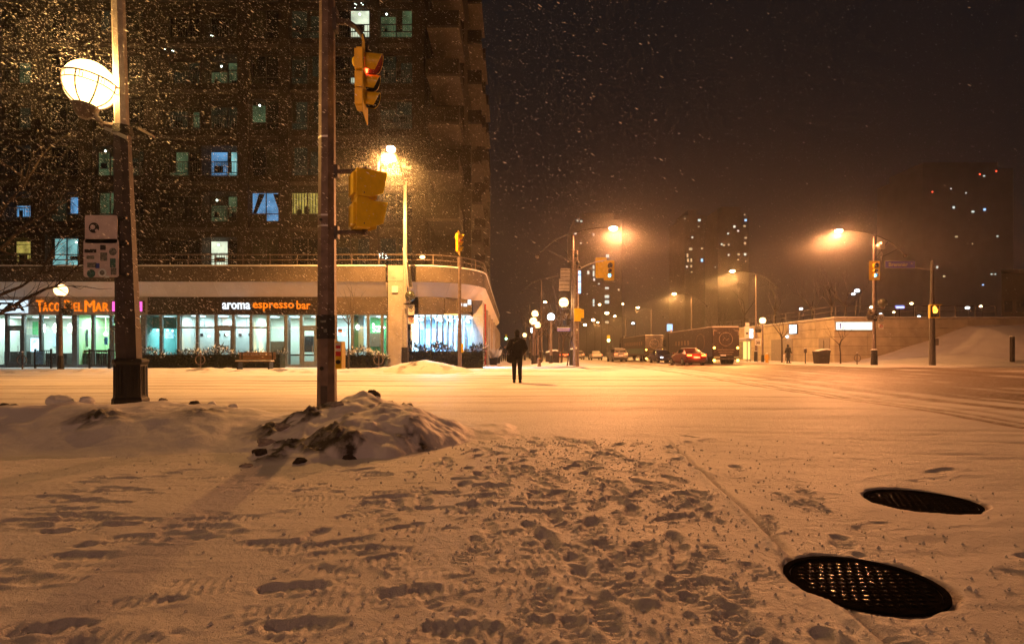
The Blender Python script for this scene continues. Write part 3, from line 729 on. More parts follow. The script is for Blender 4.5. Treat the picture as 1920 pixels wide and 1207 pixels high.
# corner balconies: slab, solid front, lit soffit above
for k in range(NROW):
    z = ztop[k] - WH - .30
    x0, x1 = ax(802, 39.4), ax(862, 39.4)
    bs = bpart('balcony', MB().box(x0, x1, 38.9, 43.6, z - .18, z), 'concrete_dark')
    bpart('balcony_front', MB().box(x0 + .02, x1 - .02, 38.95, 39.05, z, z + 1.05), 'tower_wall', bs)
    bpart('balcony_side', MB().box(x1 - .12, x1 - .022, 39.053, 43.6, z, z + 1.05), 'tower_wall', bs)
bpart('return_wall', MB().box(tx(797) + .002, ax(872, 44.5), 43.7, 60, 6.3, ztop[-1] + 1.2), 'tower_wall')
bpart('fin', MB().box(ax(868, 43), ax(884, 43), 42.6, 43.6, 6.3, ztop[2] + .6), 'tower_wall')
for k in range(NROW):
    z = ztop[k] - WH - .3
    for y0 in (47, 56, 66):
        x1 = -2.5 - .1 * (y0 - 47) / 10
        o = bpart('balcony', MB().box(-4.6, x1, y0, y0 + 5, z - .18, z), 'concrete_dark')
        bpart('balcony_front', MB().box(-4.6, x1 - .02, y0 + .02, y0 + .12, z, z + 1.0), 'tower_wall', o)
bpart('rear_block', MB().box(-9.5, -3.3, 60.01, 86, 0, 30), 'tower_wall')
# terrace parapet and pale sloping soffit, straight then rounding the corner into the side street
RC = 4.2; CX, CY = -6.0, 35.4 + RC
def path(s, inset):
    """s metres along the front, measured from the start of the curve; returns point and outward normal"""
    r = RC - inset; arc = RC * math.pi / 2
    if s <= 0: return Vector((CX + s, CY - r, 0)), Vector((0, -1, 0))
    if s <= arc:
        t = s / RC; return Vector((CX + r * math.sin(t), CY - r * math.cos(t), 0)), Vector((math.sin(t), -math.cos(t), 0))
    return Vector((CX + r, CY + s - arc, 0)), Vector((1, 0, 0))
def sweep(s0, s1, prof, n):
    mb = MB(); m = len(prof); vs = []; fs = []
    for k in range(n + 1):
        s = s0 + (s1 - s0) * k / n
        for ins, z in prof: p, _ = path(s, ins); vs.append((p.x, p.y, z))
    for k in range(n):
        for e in range(m): fs.append((k * m + e, k * m + (e + 1) % m, (k + 1) * m + (e + 1) % m, (k + 1) * m + e))
    fs.append(tuple(range(m))); fs.append(tuple(range(n * m, n * m + m))[::-1])
    return mb.add(vs, fs)
segs = [(-39 + 3.3 * k, -39 + 3.3 * (k + 1), 1) for k in range(0, 10)] + [(-6, -1.86, 1), (-.55, 0, 1)] + [(0, 2.2, 6), (2.2, 4.4, 6), (4.4, 6.597, 6)] + [(6.597 + 7 * k, 6.597 + 7 * (k + 1), 1) for k in range(6)]
for a, b, n in segs:
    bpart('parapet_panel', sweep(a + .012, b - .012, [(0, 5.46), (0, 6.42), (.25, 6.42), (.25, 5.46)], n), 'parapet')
    bpart('coping', sweep(a + .004, b - .004, [(-.04, 6.422), (-.04, 6.50), (.30, 6.50), (.30, 6.422)], n), 'snow')
    bpart('soffit_panel', sweep(a + .010, b - .010, [(.02, 5.455), (.82, 4.60), (.95, 4.60), (.95, 5.455)], n), 'canopy')
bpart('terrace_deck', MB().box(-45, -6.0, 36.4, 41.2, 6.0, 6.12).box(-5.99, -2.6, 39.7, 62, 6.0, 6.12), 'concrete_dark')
for zz in (6.84, 7.16):
    pth = [path(-39, .12)[0] + Vector((0, 0, zz)), path(0, .12)[0] + Vector((0, 0, zz))] + [path(RC * math.pi / 2 * k / 12, .12)[0] + Vector((0, 0, zz)) for k in range(1, 13)] + [path(20, .12)[0] + Vector((0, 0, zz))]
    bpart('rail', MB().tube(pth, .035, 6), 'bracket')
s = -38.0
while s < 12:
    p, _ = path(s, .12)
    bpart('rail_post', MB().box(p.x - .025, p.x + .025, p.y - .025, p.y + .025, 6.5, 7.16), 'bracket'); s += 1.7
wl = bpart('terrace_lamp', MB().sph(at(792, 482, 40.5), (.20, .1, .13), 12, 8), 'globe_warm')
# column by the corner
xa, xb = ax(728, 35.2), ax(757, 35.2)
bpart('column', MB().box(xa, xb, 35.15, 36.15, 0, 5.44).box(xa - .01, xb + .01, 35.13, 35.39, 5.46, 6.44), 'concrete')
bpart('wall_light', MB().box(xa + .25, xa + .62, 35.05, 35.149, 4.75, 5.15), 'sign_white')
# fascias
def fx(p): return ax(p, YF)
fas = [(-40, 276, 'fascia_grey'), (277, 598, 'fascia_black'), (599, 727, 'fascia_brown'), (758, 770, 'fascia_brown')]
for a, b, m_ in fas: bpart('fascia', MB().box(fx(a), fx(b), YF, YF + .25, 3.47, 4.595), m_)
for k in range(3):
    bpart('fascia', sweep(.05 + 2.1 * k, 2.1 + 2.1 * k, [(.78, 3.47), (.78, 4.595), (1.0, 4.595), (1.0, 3.47)], 5), 'fascia_brown')
# shop glazing: each pane and mullion on its own
mul = [-24, 11, 42, 75, 107, 139, 173, 207, 238, 268, 301, 334, 369, 404, 437, 470, 502, 536, 564, 594, 628, 660, 690, 716, 727]
ZB = 0.30; ZT = 3.45
for i, p in enumerate(mul):
    w = .09 if p not in (139, 268) else .16
    bpart('mullion', MB().box(fx(p) - w, fx(p) + w, YF + .02, YF + .20, .12, ZT), 'mullion')
for i in range(len(mul) - 1):
    a, b = fx(mul[i]) + .09, fx(mul[i + 1]) - .09
    if mul[i + 1] == 139: b -= .07
    if mul[i] == 139: a += .07
    isdoor = mul[i] in (11, 207, 404, 564)
    hb = MB().box(a, b, YF + .04, YF + .18, .12, ZB)
    bpart('stall_riser' if not isdoor else 'door_sill', hb, 'mullion')
    bpart('pane', MB().box(a, b, YF + .10, YF + .112, ZB, 2.60), 'shop_glass')
    bpart('transom', MB().box(a, b, YF + .05, YF + .17, 2.60, 2.70 if not isdoor else 2.78), 'mullion') if (isdoor or mul[i] in (369, 437, 470, 334)) else None
    bpart('pane', MB().box(a, b, YF + .10, YF + .112, 2.70 if not isdoor else 2.78, ZT), 'shop_glass')
    if isdoor:
        d = bpart('door', MB().box(a + .01, a + .11, YF + .05, YF + .09, ZB, 2.59).box(b - .11, b - .01, YF + .05, YF + .09, ZB, 2.59).box(a + .112, b - .112, YF + .05, YF + .09, 2.45, 2.59).box(a + .112, b - .112, YF + .05, YF + .09, ZB, .5), 'mullion')
        bpart('door_handle', MB().tube([(b - .2, YF + .02, 1.0), (b - .2, YF + .02, 1.5)], .02, 6), 'steel', d)
# curved corner glazing
na = 9
for k in range(na + 1):
    s = .1 + 4.3 * k / na; p, n_ = path(s, .9); 
    bpart('mullion', MB().obox((p.x, p.y, (ZT + .12) / 2), (.10, .16, ZT - .12), s / RC), 'mullion')
    if k < na:
        bpart('pane', sweep(s + .06, s + 4.3 / na - .06, [(.89, .3), (.89, ZT), (.91, ZT), (.91, .3)], 2), 'shop_glass')
        bpart('stall_riser', sweep(s + .06, s + 4.3 / na - .06, [(.86, .12), (.86, .298), (.94, .298), (.94, .12)], 2), 'mullion')
bpart('corner_pier', MB().box(ax(886, 38.4), -1.95, 38.4, 40.6, 0, 3.46).box(ax(886, 38.4) + .01, -1.99, 38.41, 40.59, 3.47, 4.58), 'concrete')
for k in range(10):
    y0 = 40.7 + 6 * k
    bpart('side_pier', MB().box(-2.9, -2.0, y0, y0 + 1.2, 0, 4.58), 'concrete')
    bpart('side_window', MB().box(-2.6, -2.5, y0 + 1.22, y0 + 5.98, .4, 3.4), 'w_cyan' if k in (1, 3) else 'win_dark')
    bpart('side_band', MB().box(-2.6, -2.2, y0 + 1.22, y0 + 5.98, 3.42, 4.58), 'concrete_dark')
bpart('downpipe', MB().tube([(-1.9, 40.3, .2), (-1.9, 40.3, 4.5)], .06, 8), 'sign_red')
# shop rooms behind the glass
def room(pa, pb, depth, wallm, pw, col, floor='floor_tile', tubes=2):
    a, b = fx(pa), fx(pb); y1 = YF + depth
    bpart('shop_floor', MB().box(a, b, YF + .21, y1, .10, .16), floor)
    bpart('shop_ceiling', MB().box(a, b, YF + .26, y1, 3.46, 3.56), 'wall_white')
    bpart('back_wall', MB().box(a, b, y1, y1 + .12, .1, 3.6), wallm)
    bpart('party_wall', MB().box(a - .05, a + .05, YF + .23, y1, .16, 3.458), wallm)
    bpart('party_wall', MB().box(b - .05, b + .05, YF + .23, y1, .16, 3.458), wallm)
    n = max(1, tubes)
    for k in range(n):
        u = a + (b - a) * (k + .5) / n
        bpart('ceiling_light', MB().box(u - .3, u + .3, YF + depth * .55 - .3, YF + depth * .55 + .3, 3.40, 3.458), 'ceil_panel')
        lo = area('shop_light', bld, (u + 6, YF + depth * .5 - 40, 3.36), col, pw / n, .8, .8)
CO2 = (0.70, 0.95, 1.0); CW = (0.95, 1.0, 0.85)
room(-38, 139, 3.6, 'wall_cream', 230, (0.74, 0.97, 0.95), tubes=4)
room(140, 268, 2.6, 'wall_lime', 200, CO2, tubes=3)
room(269, 335, 3.4, 'wall_teal', 300, CO2, tubes=2)
room(336, 469, 1.6, 'wall_white', 100, (0.72, 0.95, 1.0), tubes=3)
room(470, 600, 3.0, 'wall_cream', 170, (0.74, 0.97, 0.95), tubes=3)
room(601, 726, 3.0, 'wall_white', 170, CO2, tubes=3)
def inb(name, pa, pb, ya, yb, dep, mt, th=.05, m_par=bld):       # a flat thing on the shop wall, from photo columns and rows
    Y = YF + dep
    return bpart(name, MB().box(ax(pa, Y), ax(pb, Y), Y - th, Y, az(yb, Y), az(ya, Y)), mt, m_par)
inb('wall_panel', 62, 72, 603, 640, 3.58, 'wall_green'); inb('poster', 17, 26, 622, 637, 3.58, 'poster_orange'); inb('fridge', 54, 76, 628, 668, 3.4, 'steel', .5)
inb('fridge_door', 58, 74, 634, 664, 2.85, 'screen', .03)
inb('counter', 0, 70, 659, 690, 2.2, 'furniture', .5); inb('counter', 96, 136, 662, 690, 2.2, 'furniture', .5)
inb('menu_board', 100, 108, 625, 650, 3.58, 'poster_pale'); inb('poster', 152, 166, 618, 650, .9, 'poster_pale', .02); inb('poster', 155, 162, 625, 638, .87, 'poster_blue', .02)
inb('poster', 176, 184, 628, 640, 2.55, 'sign_white'); inb('cork_board', 177, 184, 641, 652, 2.55, 'wood'); inb('poster', 196, 202, 632, 646, 1.2, 'poster_blue', .02)
inb('poster', 210, 222, 619, 644, .35, 'poster_orange', .02); inb('poster', 210, 222, 645, 657, .35, 'poster_pale', .02); inb('sign', 211, 221, 596, 606, .35, 'wall_green', .02)
inb('bar_counter', 152, 205, 656, 660, 1.0, 'wood', .3)
for p_ in (155, 168, 186, 199): inb('stool', p_, p_ + 7, 662, 690, .9, 'furniture', .3)
inb('awning', 272, 332, 594, 616, .9, 'wall_teal'); inb('poster', 290, 298, 633, 643, 3.35, 'poster_pale'); inb('wall_panel', 305, 318, 629, 642, 3.3, 'poster_orange'); inb('shop_screen', 310, 325, 622, 634, 1.0, 'screen_blue')
for k in range(6): bpart('string_light', MB().sph(at(276 + 9.5 * k, 619 + (k % 2), YF + .95), .05, 6, 5), 'pendant')
for p_ in (352, 376, 408, 420, 448, 466, 488): inb('wall_plaque', p_, p_ + 5, 625, 630, 1.57, 'ink', .02)
for p_ in (392, 425, 450, 474, 480, 492): bpart('pendant_lamp', MB().sph(at(p_, 622 + (p_ * 7 % 9), YF + 1.25), .07, 8, 6), 'pendant')
for p_ in (362, 383, 415, 440, 462): inb('panel_joint', p_, p_ + .8, 596, 612, 1.57, 'steel', .02)
inb('arm_chair', 575, 592, 630, 660, 2.2, 'furniture', .5); inb('table', 548, 590, 664, 667, 1.6, 'furniture', .5); inb('booth', 506, 545, 640, 690, 2.4, 'wood', .4); inb('dark_pillar', 536, 545, 594, 690, 1.0, 'furniture', .3)
inb('shop_screen', 632, 648, 614, 630, .9, 'screen'); inb('screen_graphic', 634, 642, 616, 623, .85, 'poster_orange', .02); inb('dark_pillar', 661, 672, 592, 660, .6, 'wall_teal', .2); inb('pale_pillar', 674, 684, 592, 660, .9, 'curtain', .3)
inb('wall_panel', 690, 736, 592, 690, 2.97, 'wall_green'); inb('wood_crates', 694, 718, 625, 650, 2.9, 'wood', .3); inb('price_plaque', 659, 666, 626, 632, .5, 'ink', .02)
text('wall_letters', '52', .55, 'pendant', bld, at(706, 617, YF + 2.9) - Vector(BO) - Vector((0, .06, 0)), ext=.01); text('wall_letters', '0', .5, 'pendant', bld, at(671, 614, YF + .4) - Vector(BO) - Vector((0, .06, 0)), ext=.01)
text('door_number', '37', .42, 'wall_cream', bld, at(421, 601, YF + .1) - Vector(BO) - Vector((0, .03, 0)), ext=.004)
for p_ in (690, 700, 712, 720): bpart('pendant_lamp', MB().sph(at(p_, 608 + p_ % 7, YF + 1.6), .07, 8, 6), 'pendant')
for p_ in (81, 104, 131): bpart('pendant_lamp', MB().sph(at(p_, 615, YF + 1.4), (.13, .13, .32), 10, 8), 'pendant')
bpart('pendant_lamp', MB().sph(at(198, 626, YF + 1.2), .12, 10, 8).tube([at(198, 596, YF + 1.2), at(198, 624, YF + 1.2)], .01, 5), 'pendant')
# corner shop: curtains and long fluorescent tubes
bpart('shop_floor', MB().box(-6.4, -2.7, 37.0, 41.5, .10, .16), 'floor_tile')
bpart('shop_ceiling', MB().box(-6.4, -2.7, 36.6, 41.5, 3.47, 3.55), 'wall_white')
bpart('back_wall', MB().box(-6.4, -2.7, 41.5, 41.6, .1, 3.6), 'curtain')
bpart('party_wall', MB().box(-6.5, -6.4, 36.5, 41.5, .16, 3.46), 'wall_white')
for k in range(16):
    p = ax(768 + 7.3 * k, 39.6) 
    bpart('curtain_fold', MB().tube([(p, 39.6 + .25 * (k % 2), .2), (p, 39.6 + .25 * (k % 2), 2.7)], .10 + .05 * (k % 3), 8), 'curtain', smooth=True)
for x, y0, y1 in [(-6.0, 36.75, 37.9), (-4.9, 36.7, 39.0), (-4.2, 36.9, 39.2), (-3.5, 37.3, 39.6), (-3.1, 38.0, 40.4)]:
    bpart('fluorescent_tube', MB().box(x - .07, x + .07, y0, y1, 3.20, 3.30), 'tube')
area('shop_light', bld, (-4.6 + 6, 37.7 - 40, 3.28), (0.34, 0.64, 1.0), 2200, 2.4, 1.2)
area('shop_light', bld, (-4.6 + 6, 40.2 - 40, 3.28), (0.34, 0.64, 1.0), 350, 2.4, 1.2)
# shop signs
def front(px_, py_): return at(px_, py_, YF) - Vector(BO) - Vector((0, .06, 0))
def word(o, w, xa_, xb_, ya_, yb_, cx_, cy_, m_, dy=-.08, ext=.03, bold=.010, name='letters'):
    """a word filling photo columns xa..xb and rows ya..yb on the shop fascia"""
    return text(name, w, .8, m_, o, (ax((xa_ + xb_) / 2, YF) - ax(cx_, YF), dy, az((ya_ + yb_) / 2, YF) - az(cy_, YF)), ext=ext, bold=bold, fit=((xb_ - xa_) / F * YF, (yb_ - ya_) / F * YF))
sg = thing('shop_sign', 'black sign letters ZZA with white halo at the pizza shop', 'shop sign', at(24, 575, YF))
MB().box(-1.65, .98, -.06, -.005, -.40, .40).build('halo', 'letter_halo', sg); word(sg, 'IZZA', -20, 49, 567, 583, 24, 575, 'signal_black', -.09, .02, .03)  # glowing plate stands in for the glow the letters throw on the fascia
sg = thing('shop_sign', 'glowing orange TACO DEL MAR letters above lime green shop', 'shop sign', at(139, 575, YF))
for w_, a_, b_, big in (('T', 69, 83, 1), ('A', 82, 92, 0), ('C', 93, 102, 0), ('O', 103, 115, 0), ('D', 122, 138, 1), ('E', 139, 147, 0), ('L', 148, 156, 0), ('M', 160, 180, 1), ('A', 180, 193, 0), ('R', 194, 206, 0)):
    word(sg, w_, a_ + .8, b_ - .8, 563 if big else 567.5, 585 if big else 583.5, 139, 575, 'letters_orange', -.08, .04, .0)
sg = thing('shop_sign', 'pink illuminated box sign half hidden by the lamp pole', 'shop sign', at(243, 575, YF))
MB().box(-1.0, 1.0, -.22, -.01, -.36, .36).build('casing', 'furniture', sg); MB().box(-.95, .95, -.235, -.222, -.31, .31).build('lit_face', 'pink_box', sg)
text('letters', 'H         S', .42, 'letters_white', sg, (0, -.25, 0), ext=.006, bold=.01)
sg = thing('shop_sign', 'illuminated aroma espresso bar lettering on black fascia', 'shop sign', at(500, 573, YF))
word(sg, 'aroma', 418, 470, 567.5, 580, 500, 573, 'letters_white', name='white_letters'); word(sg, 'espresso', 475, 552, 567.5, 583, 500, 573, 'letters_orange', name='orange_letters'); word(sg, 'bar', 557, 583, 564, 580, 500, 573, 'letters_orange', name='orange_letters')
sg = thing('hanging_sign', 'small blue lit box signs hung above the corner shop window', 'shop sign', at(868, 572, 35.9))
MB().box(-.45, .55, .0, .12, -.42, .36).build('casing', 'furniture', sg)
MB().box(-.28, -.05, -.02, -.002, -.05, .12).build('lit_face', 'letters_white', sg); MB().box(.04, .26, -.02, -.002, -.08, .10).build('lit_face', 'letters_white', sg); MB().box(.30, .52, -.024, -.002, .02, .34).build('lit_face', 'letters_white', sg)

# ================================================================== LAMPS AND SIGNALS BY THE CAMERA
# ------- globe lamp on the big tapered pole
LB = Vector((ax(245, 8.3), 8.3, 0.02))
lp = thing('street_lamp', 'tall tapered concrete lamp pole with glowing caged globe and black fluted pedestal', 'street lamp', LB)
def oct_(mb, z0, r0, z1, r1, x0, x1, n=8, m=0): return mb.tube([(x0, 0, z0), (x1, 0, z1)], [r0, r1], n, m, rot0=math.pi / 8)
lean = lambda z: -0.030 * z
oct_(MB(), .80, .168, 4.18, .112, lean(.80), lean(4.18)).build('lower_pole', 'pole_dark', lp)
oct_(MB(), 4.183, .095, 9.6, .078, lean(4.18), lean(9.6)).build('upper_pole', 'pole_concrete', lp)
pdo = MB().lathe([(.295, -.03), (.285, .04), (.245, .07), (.238, .28), (.218, .31), (.212, .78), (.235, .82), (.235, .85), (.19, .87)], 8, rot0=math.pi / 8).build('pedestal', 'black_paint', lp)
for k in range(24):
    a_ = 2 * math.pi * k / 24; MB().obox((.203 * math.cos(a_), .203 * math.sin(a_), .55), (.016, .018, .42), a_).build('flute', 'black_paint', pdo)
GC = at(168, 159, 8.1) - LB; GR = 0.325
cup = GC + Vector((.03, 0, -GR - .02))
ar = MB().tube([(lean(4.2), 0, 4.24), (lean(4.2) - .26, -.04, 4.26), (cup.x + .1, cup.y, cup.z - .16), (cup.x, cup.y, cup.z - .03)], [.05, .045, .04, .045], 8)
ar.build('bracket_arm', 'bracket', lp, True)
oct_(MB(), 4.12, .15, 4.25, .125, lean(4.12), lean(4.25)).build('collar', 'black_paint', lp)
MB().prism([(-.30, 4.16), (.0, 4.02), (.04, 4.02), (.04, 4.06), (-.28, 4.20)], -.135, -.115).build('gusset', 'steel', lp)
MB().prism([(.12, 4.20), (.34, 4.08), (.34, 4.12), (.12, 4.24)], -.03, .03).build('gusset', 'bracket', lp)
gl_ = MB().sph((0, 0, 0), GR, 28, 18).build('globe', 'globe_glow', lp, 'all'); gl_.location = GC; gl_.rotation_euler = (R(-4), R(7), 0)
cg = MB(); n = 40
ring = [(1.02 * GR * math.cos(2 * math.pi * k / n), 1.02 * GR * math.sin(2 * math.pi * k / n), .05) for k in range(n + 1)]
cg.tube(ring, .014, 6, cap=False)
ring2 = [(.99 * GR * math.cos(2 * math.pi * k / n), .99 * GR * math.sin(2 * math.pi * k / n), -.045) for k in range(n + 1)]
cg.tube(ring2, .009, 6, cap=False)
cage = cg.build('cage_ring', 'bracket', gl_, True)
for k in range(8):
    a = 2 * math.pi * k / 8 + .15; rib = []
    for q in range(9):
        t = R(82 + 72 * q / 8); rib.append((GR * 1.025 * math.sin(t) * math.cos(a), GR * 1.025 * math.sin(t) * math.sin(a), GR * 1.025 * math.cos(t)))
    MB().tube(rib, .012, 5).build('cage_rib', 'bracket', gl_, True)
    for b_ in (a + .12, a + .24):
        MB().tube([(1.0 * GR * math.cos(b_), 1.0 * GR * math.sin(b_), .05), (.99 * GR * math.cos(b_), .99 * GR * math.sin(b_), -.045)], .007, 4).build('cage_bar', 'bracket', gl_)
MB().lathe([(.06, -.17), (.11, -.12), (.15, -.05), (.165, .015)], 16).build('cup', 'bracket', gl_, True).location = (0, 0, -GR + .0)
luminaire('globe_light', lp, GC, (1.0, 0.50, 0.13), 700, .2, up=1.3, throw=[(.2, 1.0), (.45, .45), (.7, .22), (.9, .08), (1, .02)])
# sign plates on the pole, seen from behind
def plate(w, h, r, th=.012):
    poly = []
    for cx_, cz_, a0 in ((w / 2 - r, h / 2 - r, 0), (-w / 2 + r, h / 2 - r, 90), (-w / 2 + r, -h / 2 + r, 180), (w / 2 - r, -h / 2 + r, 270)):
        for k in range(5): a = R(a0 + 22.5 * k); poly.append((cx_ + r * math.cos(a), cz_ + r * math.sin(a)))
    return MB().prism(poly, -th / 2, th / 2)
def stick(parent, x, z, w, h, mt, rnd_=False, name='sticker'):
    o = (MB().tube([(0, -.0075, 0), (0, -.0095, 0)], w / 2, 14) if rnd_ else plate(w, h, min(w, h) * .1, .002)).build(name, mt, parent)
    o.location = (x, 0 if rnd_ else -.0085, z); return o
Ysg = 8.12
p = at(190, 430, Ysg)
s1 = thing('road_sign', 'bare back of a square metal sign with one round sticker', 'sign', p)
plate(.46, .40, .03).build('panel', 'sign_back', s1); stick(s1, -.10, .02, .15, 0, 'ink', True); stick(s1, -.115, .03, .07, 0, 'sign_back', True).location.y = -.003; stick(s1, -.06, -.02, .045, 0, 'sign_back', True).location.y = -.003
for z_ in (.15, -.19): MB().box(.10, .34, .008, .05, z_, z_ + .035).build('mounting_band', 'black_paint', s1)
p = at(190, 484, Ysg)
s2 = thing('road_sign', 'back of a taller metal sign covered with small stickers', 'sign', p)
plate(.50, .545, .04).build('panel', 'sign_back', s2)
for x, z, w, h, m_, r_ in [(-.15, .10, .17, .05, 'ink', 0), (.03, .15, .08, .07, 'ink', 0), (.17, .09, .11, 0, 'sticker_grey', 1), (-.15, .01, .11, .05, 'sticker_grey', 0), (.04, .02, .10, .12, 'sticker_grey', 0), (.17, -.07, .08, .13, 'sticker_green', 0), (-.13, -.10, .13, .07, 'sticker_grey', 0), (-.05, -.11, .06, .07, 'sticker_blue', 0), (-.14, -.22, .12, 0, 'sticker_green', 1), (.02, -.21, .12, 0, 'poster_pale', 1), (.02, -.21, .07, 0, 'sticker_grey', 1), (.18, -.19, .08, .10, 'sticker_grey', 0), (.09, -.265, .06, .03, 'poster_pale', 0)]:
    o = stick(s2, x, z, w, h, m_, r_)
    if w == .07 and r_: o.location.y = -.003
for z_ in (.20, -.245): MB().box(.12, .36, .008, .05, z_, z_ + .035).build('mounting_band', 'black_paint', s2)

# ------- dark traffic pole
TB = Vector((ax(613, 8.2), 8.2, 0.0))
tp = thing('traffic_pole', 'dark octagonal steel traffic pole standing in the snow heap', 'pole', TB)
MB().tube([(0, 0, -.05), (.005, 0, 7.2)], [.140, .104], 8, rot0=math.pi / 8).build('shaft', 'pole_steel', tp)
for z in (2.93, 2.78, 6.2, 4.05): MB().tube([(0, 0, z - .012), (0, 0, z + .012)], (.141 - .005 * z), 8, rot0=math.pi / 8).build('strap', 'steel', tp)
MB().box(-.045, .045, -.142, -.12, .25, .5).build('hand_hole', 'pole_dark', tp)
MB().tube([(-.045, -.115, 2.86), (-.045, -.135, 2.86)], .022, 10).build('bolt', 'black_paint', tp); MB().tube([(-.03, -.12, .75), (-.03, -.142, .75)], .03, 10).build('bolt', 'black_paint', tp)
nt_ = thing('notice', 'dark printed notice taped round the traffic pole', 'notice', TB + Vector((.0, -.14, 1.36)))
nm = MB(); nm.tube([(0, .14, -.19), (0, .14, .15)], .142, 8, rot0=math.pi / 8); nm.build('sheet', 'ink', nt_)
MB().box(.0, .045, -.002, .004, -.10, -.05).build('printed_mark', 'sticker_grey', nt_)
MB().box(-.045, .03, -.002, .004, .04, .07).build('printed_mark', 'sticker_grey', nt_)
# push button box
pb = thing('push_button', 'yellow pedestrian push button box on the dark traffic pole', 'push button', at(633, 665, 8.12))
MB().box(-.005, .085, -.09, .09, -.20, .19).build('box', 'signal_yellow', pb)
MB().box(.0, .075, -.096, -.0915, .05, .17).build('instruction_plate', 'sign_white', pb); MB().box(.005, .07, -.1, -.0965, .09, .13).build('symbol', 'sign_red', pb)
MB().box(.0, .075, -.096, -.0915, -.02, .045).build('arrow_plate', 'sign_red', pb)
MB().tube([(.04, -.0915, -.10), (.04, -.115, -.10)], .032, 14).build('button', 'black_paint', pb)

def visor(r, depth, n=14, drop=.45):
    """tunnel visor open at the front and cut away below; axis along -y"""
    mb = MB(); vs = []; fs = []; a0, a1 = R(-52), R(232)
    for k in range(n + 1):
        a = a0 + (a1 - a0) * k / n
        t = abs((k / n) - .5) * 2; d = depth * (1 - drop * t ** 2)
        for rr in (r, r - .008):
            vs += [(rr * math.cos(a), 0, rr * math.sin(a)), (rr * math.cos(a), -d, rr * math.sin(a) - .03 * depth)]
    for k in range(n):
        b = k * 4; c = b + 4
        fs += [(b, c, c + 1, b + 1), (b + 2, b + 3, c + 3, c + 2), (b + 1, c + 1, c + 3, b + 3), (b, b + 2, c + 2, c)]
    return mb.add(vs, fs)
def signal(name, label, loc, rz, lit, sc=1.0, plate_=True, group=None, arm=None):
    t = thing(name, label, 'traffic light', loc, rz, group)
    secs = [(.30, .30, .135), (0.0, .24, .10), (-.26, .24, .10)]
    hs = MB()
    for zc_, h, r in secs: hs.box(-.16 if h > .25 else -.13, .16 if h > .25 else .13, 0, .15, zc_ - h / 2 + .004, zc_ + h / 2 - .004)
    hs.box(-.10, .10, .02, .13, -.40, .50)
    hs.build('housing', 'signal_yellow', t)
    if plate_: 
        plate(.62, 1.14, .05, .012).build('backplate', 'signal_yellow', t).location = (0, .012, .03)
    for k, (zc_, h, r) in enumerate(secs):
        on = (lit == k)
        lm = ['led_red', 'led_amber', 'led_green'][k] if on else 'lens_off'
        lo = MB().sph((0, 0, 0), (r, .025, r), 16, 8).build('lens', lm, t, True); lo.location = (0, -.008, zc_)
        v = visor(r + .02, .26 if r > .12 else .22).build('visor', 'signal_yellow' if k != 9 else 'signal_black', t, True); v.location = (0, -.002, zc_)
        vi = visor(r + .011, .255 if r > .12 else .215).build('visor_lining', 'signal_black' if not on else 'signal_black', v, True)
    MB().sph((0, .16, .32), (.05, .05, .08), 10, 7).build('mount', 'signal_yellow', t)
    t.scale = (sc, sc, sc)
    return t
h1 = signal('traffic_light', 'yellow traffic light showing red, side on, hung from curved arm', at(686, 156, 8.05), R(97), 0, .92)
P0 = at(632, 40, 8.2); P3 = at(686, 84, 8.05)
am = MB().tube([P0, at(652, 42, 8.18), at(668, 52, 8.12), at(680, 68, 8.07), P3], [.045, .042, .038, .033, .03], 8).build('signal_arm', 'bracket', tp, True, off=TB)
MB().box(P0.x - .05, P0.x + .01, P0.y - .06, P0.y + .06, P0.z - .16, P0.z + .16).build('clamp', 'pole_dark', am, off=TB)
MB().sph(P3, (.05, .05, .07), 10, 7).build('hanger', 'pole_dark', am, True, off=TB); MB().tube([P3, at(686, 106, 8.05)], .028, 8).build('hanger_rod', 'pole_dark', am, True, off=TB)
# pedestrian signal: two stacked heads seen from behind
ps = thing('pedestrian_signal', 'two stacked yellow pedestrian signal heads seen from behind', 'pedestrian signal', at(686, 378, 8.15), R(118))
for zc_ in (.215, -.215):
    hd = MB().box(-.19, .19, -.02, .17, zc_ - .19, zc_ + .19).box(-.15, .15, .17, .21, zc_ - .15, zc_ + .15)
    ho = hd.build('head', 'signal_yellow', ps)
    MB().prism([(-.02, zc_ + .19), (-.26, zc_ + .17), (-.20, zc_ - .12), (-.02, zc_ - .19)], -.195, -.187, axis='x').build('visor_side', 'signal_yellow', ho)
    MB().prism([(-.02, zc_ + .19), (-.26, zc_ + .17), (-.20, zc_ - .12), (-.02, zc_ - .19)], .187, .195, axis='x').build('visor_side', 'signal_yellow', ho)
    MB().box(-.186, .186, -.26, -.02, zc_ + .178, zc_ + .188).build('visor_top', 'signal_yellow', ho)
    MB().box(-.15, .15, -.03, -.022, zc_ - .15, zc_ + .15).build('lens', 'lens_off', ho)
    MB().box(-.1905, .1905, .06, .075, zc_ - .15, zc_ - .13).build('latch', 'bracket', ho)
MB().box(-.17, .17, .0, .16, -.024, .024).build('spacer', 'signal_yellow', ps)
for py_, zz in ((322, .41), (436, -.41)):
    q0 = at(626, py_, 8.2); q1 = at(684, py_ - 1, 8.15)
    o = MB().tube([q0, q1], .032, 8).tube([q1 + Vector((0, 0, -.05)), q1 + Vector((0, 0, .05))], .045, 8).build('bracket_arm', 'bracket', None, True)
    o.parent = ps; o.matrix_parent_inverse = (Matrix.Translation(ps.location) @ Matrix.Rotation(R(118), 4, 'Z')).inverted()
    o2 = MB().box(q0.x - .01, q0.x + .07, q0.y - .05, q0.y + .05, q0.z - .09, q0.z + .09).build('clamp', 'pole_dark', None)
    o2.parent = ps; o2.matrix_parent_inverse = o.matrix_parent_inverse.copy()

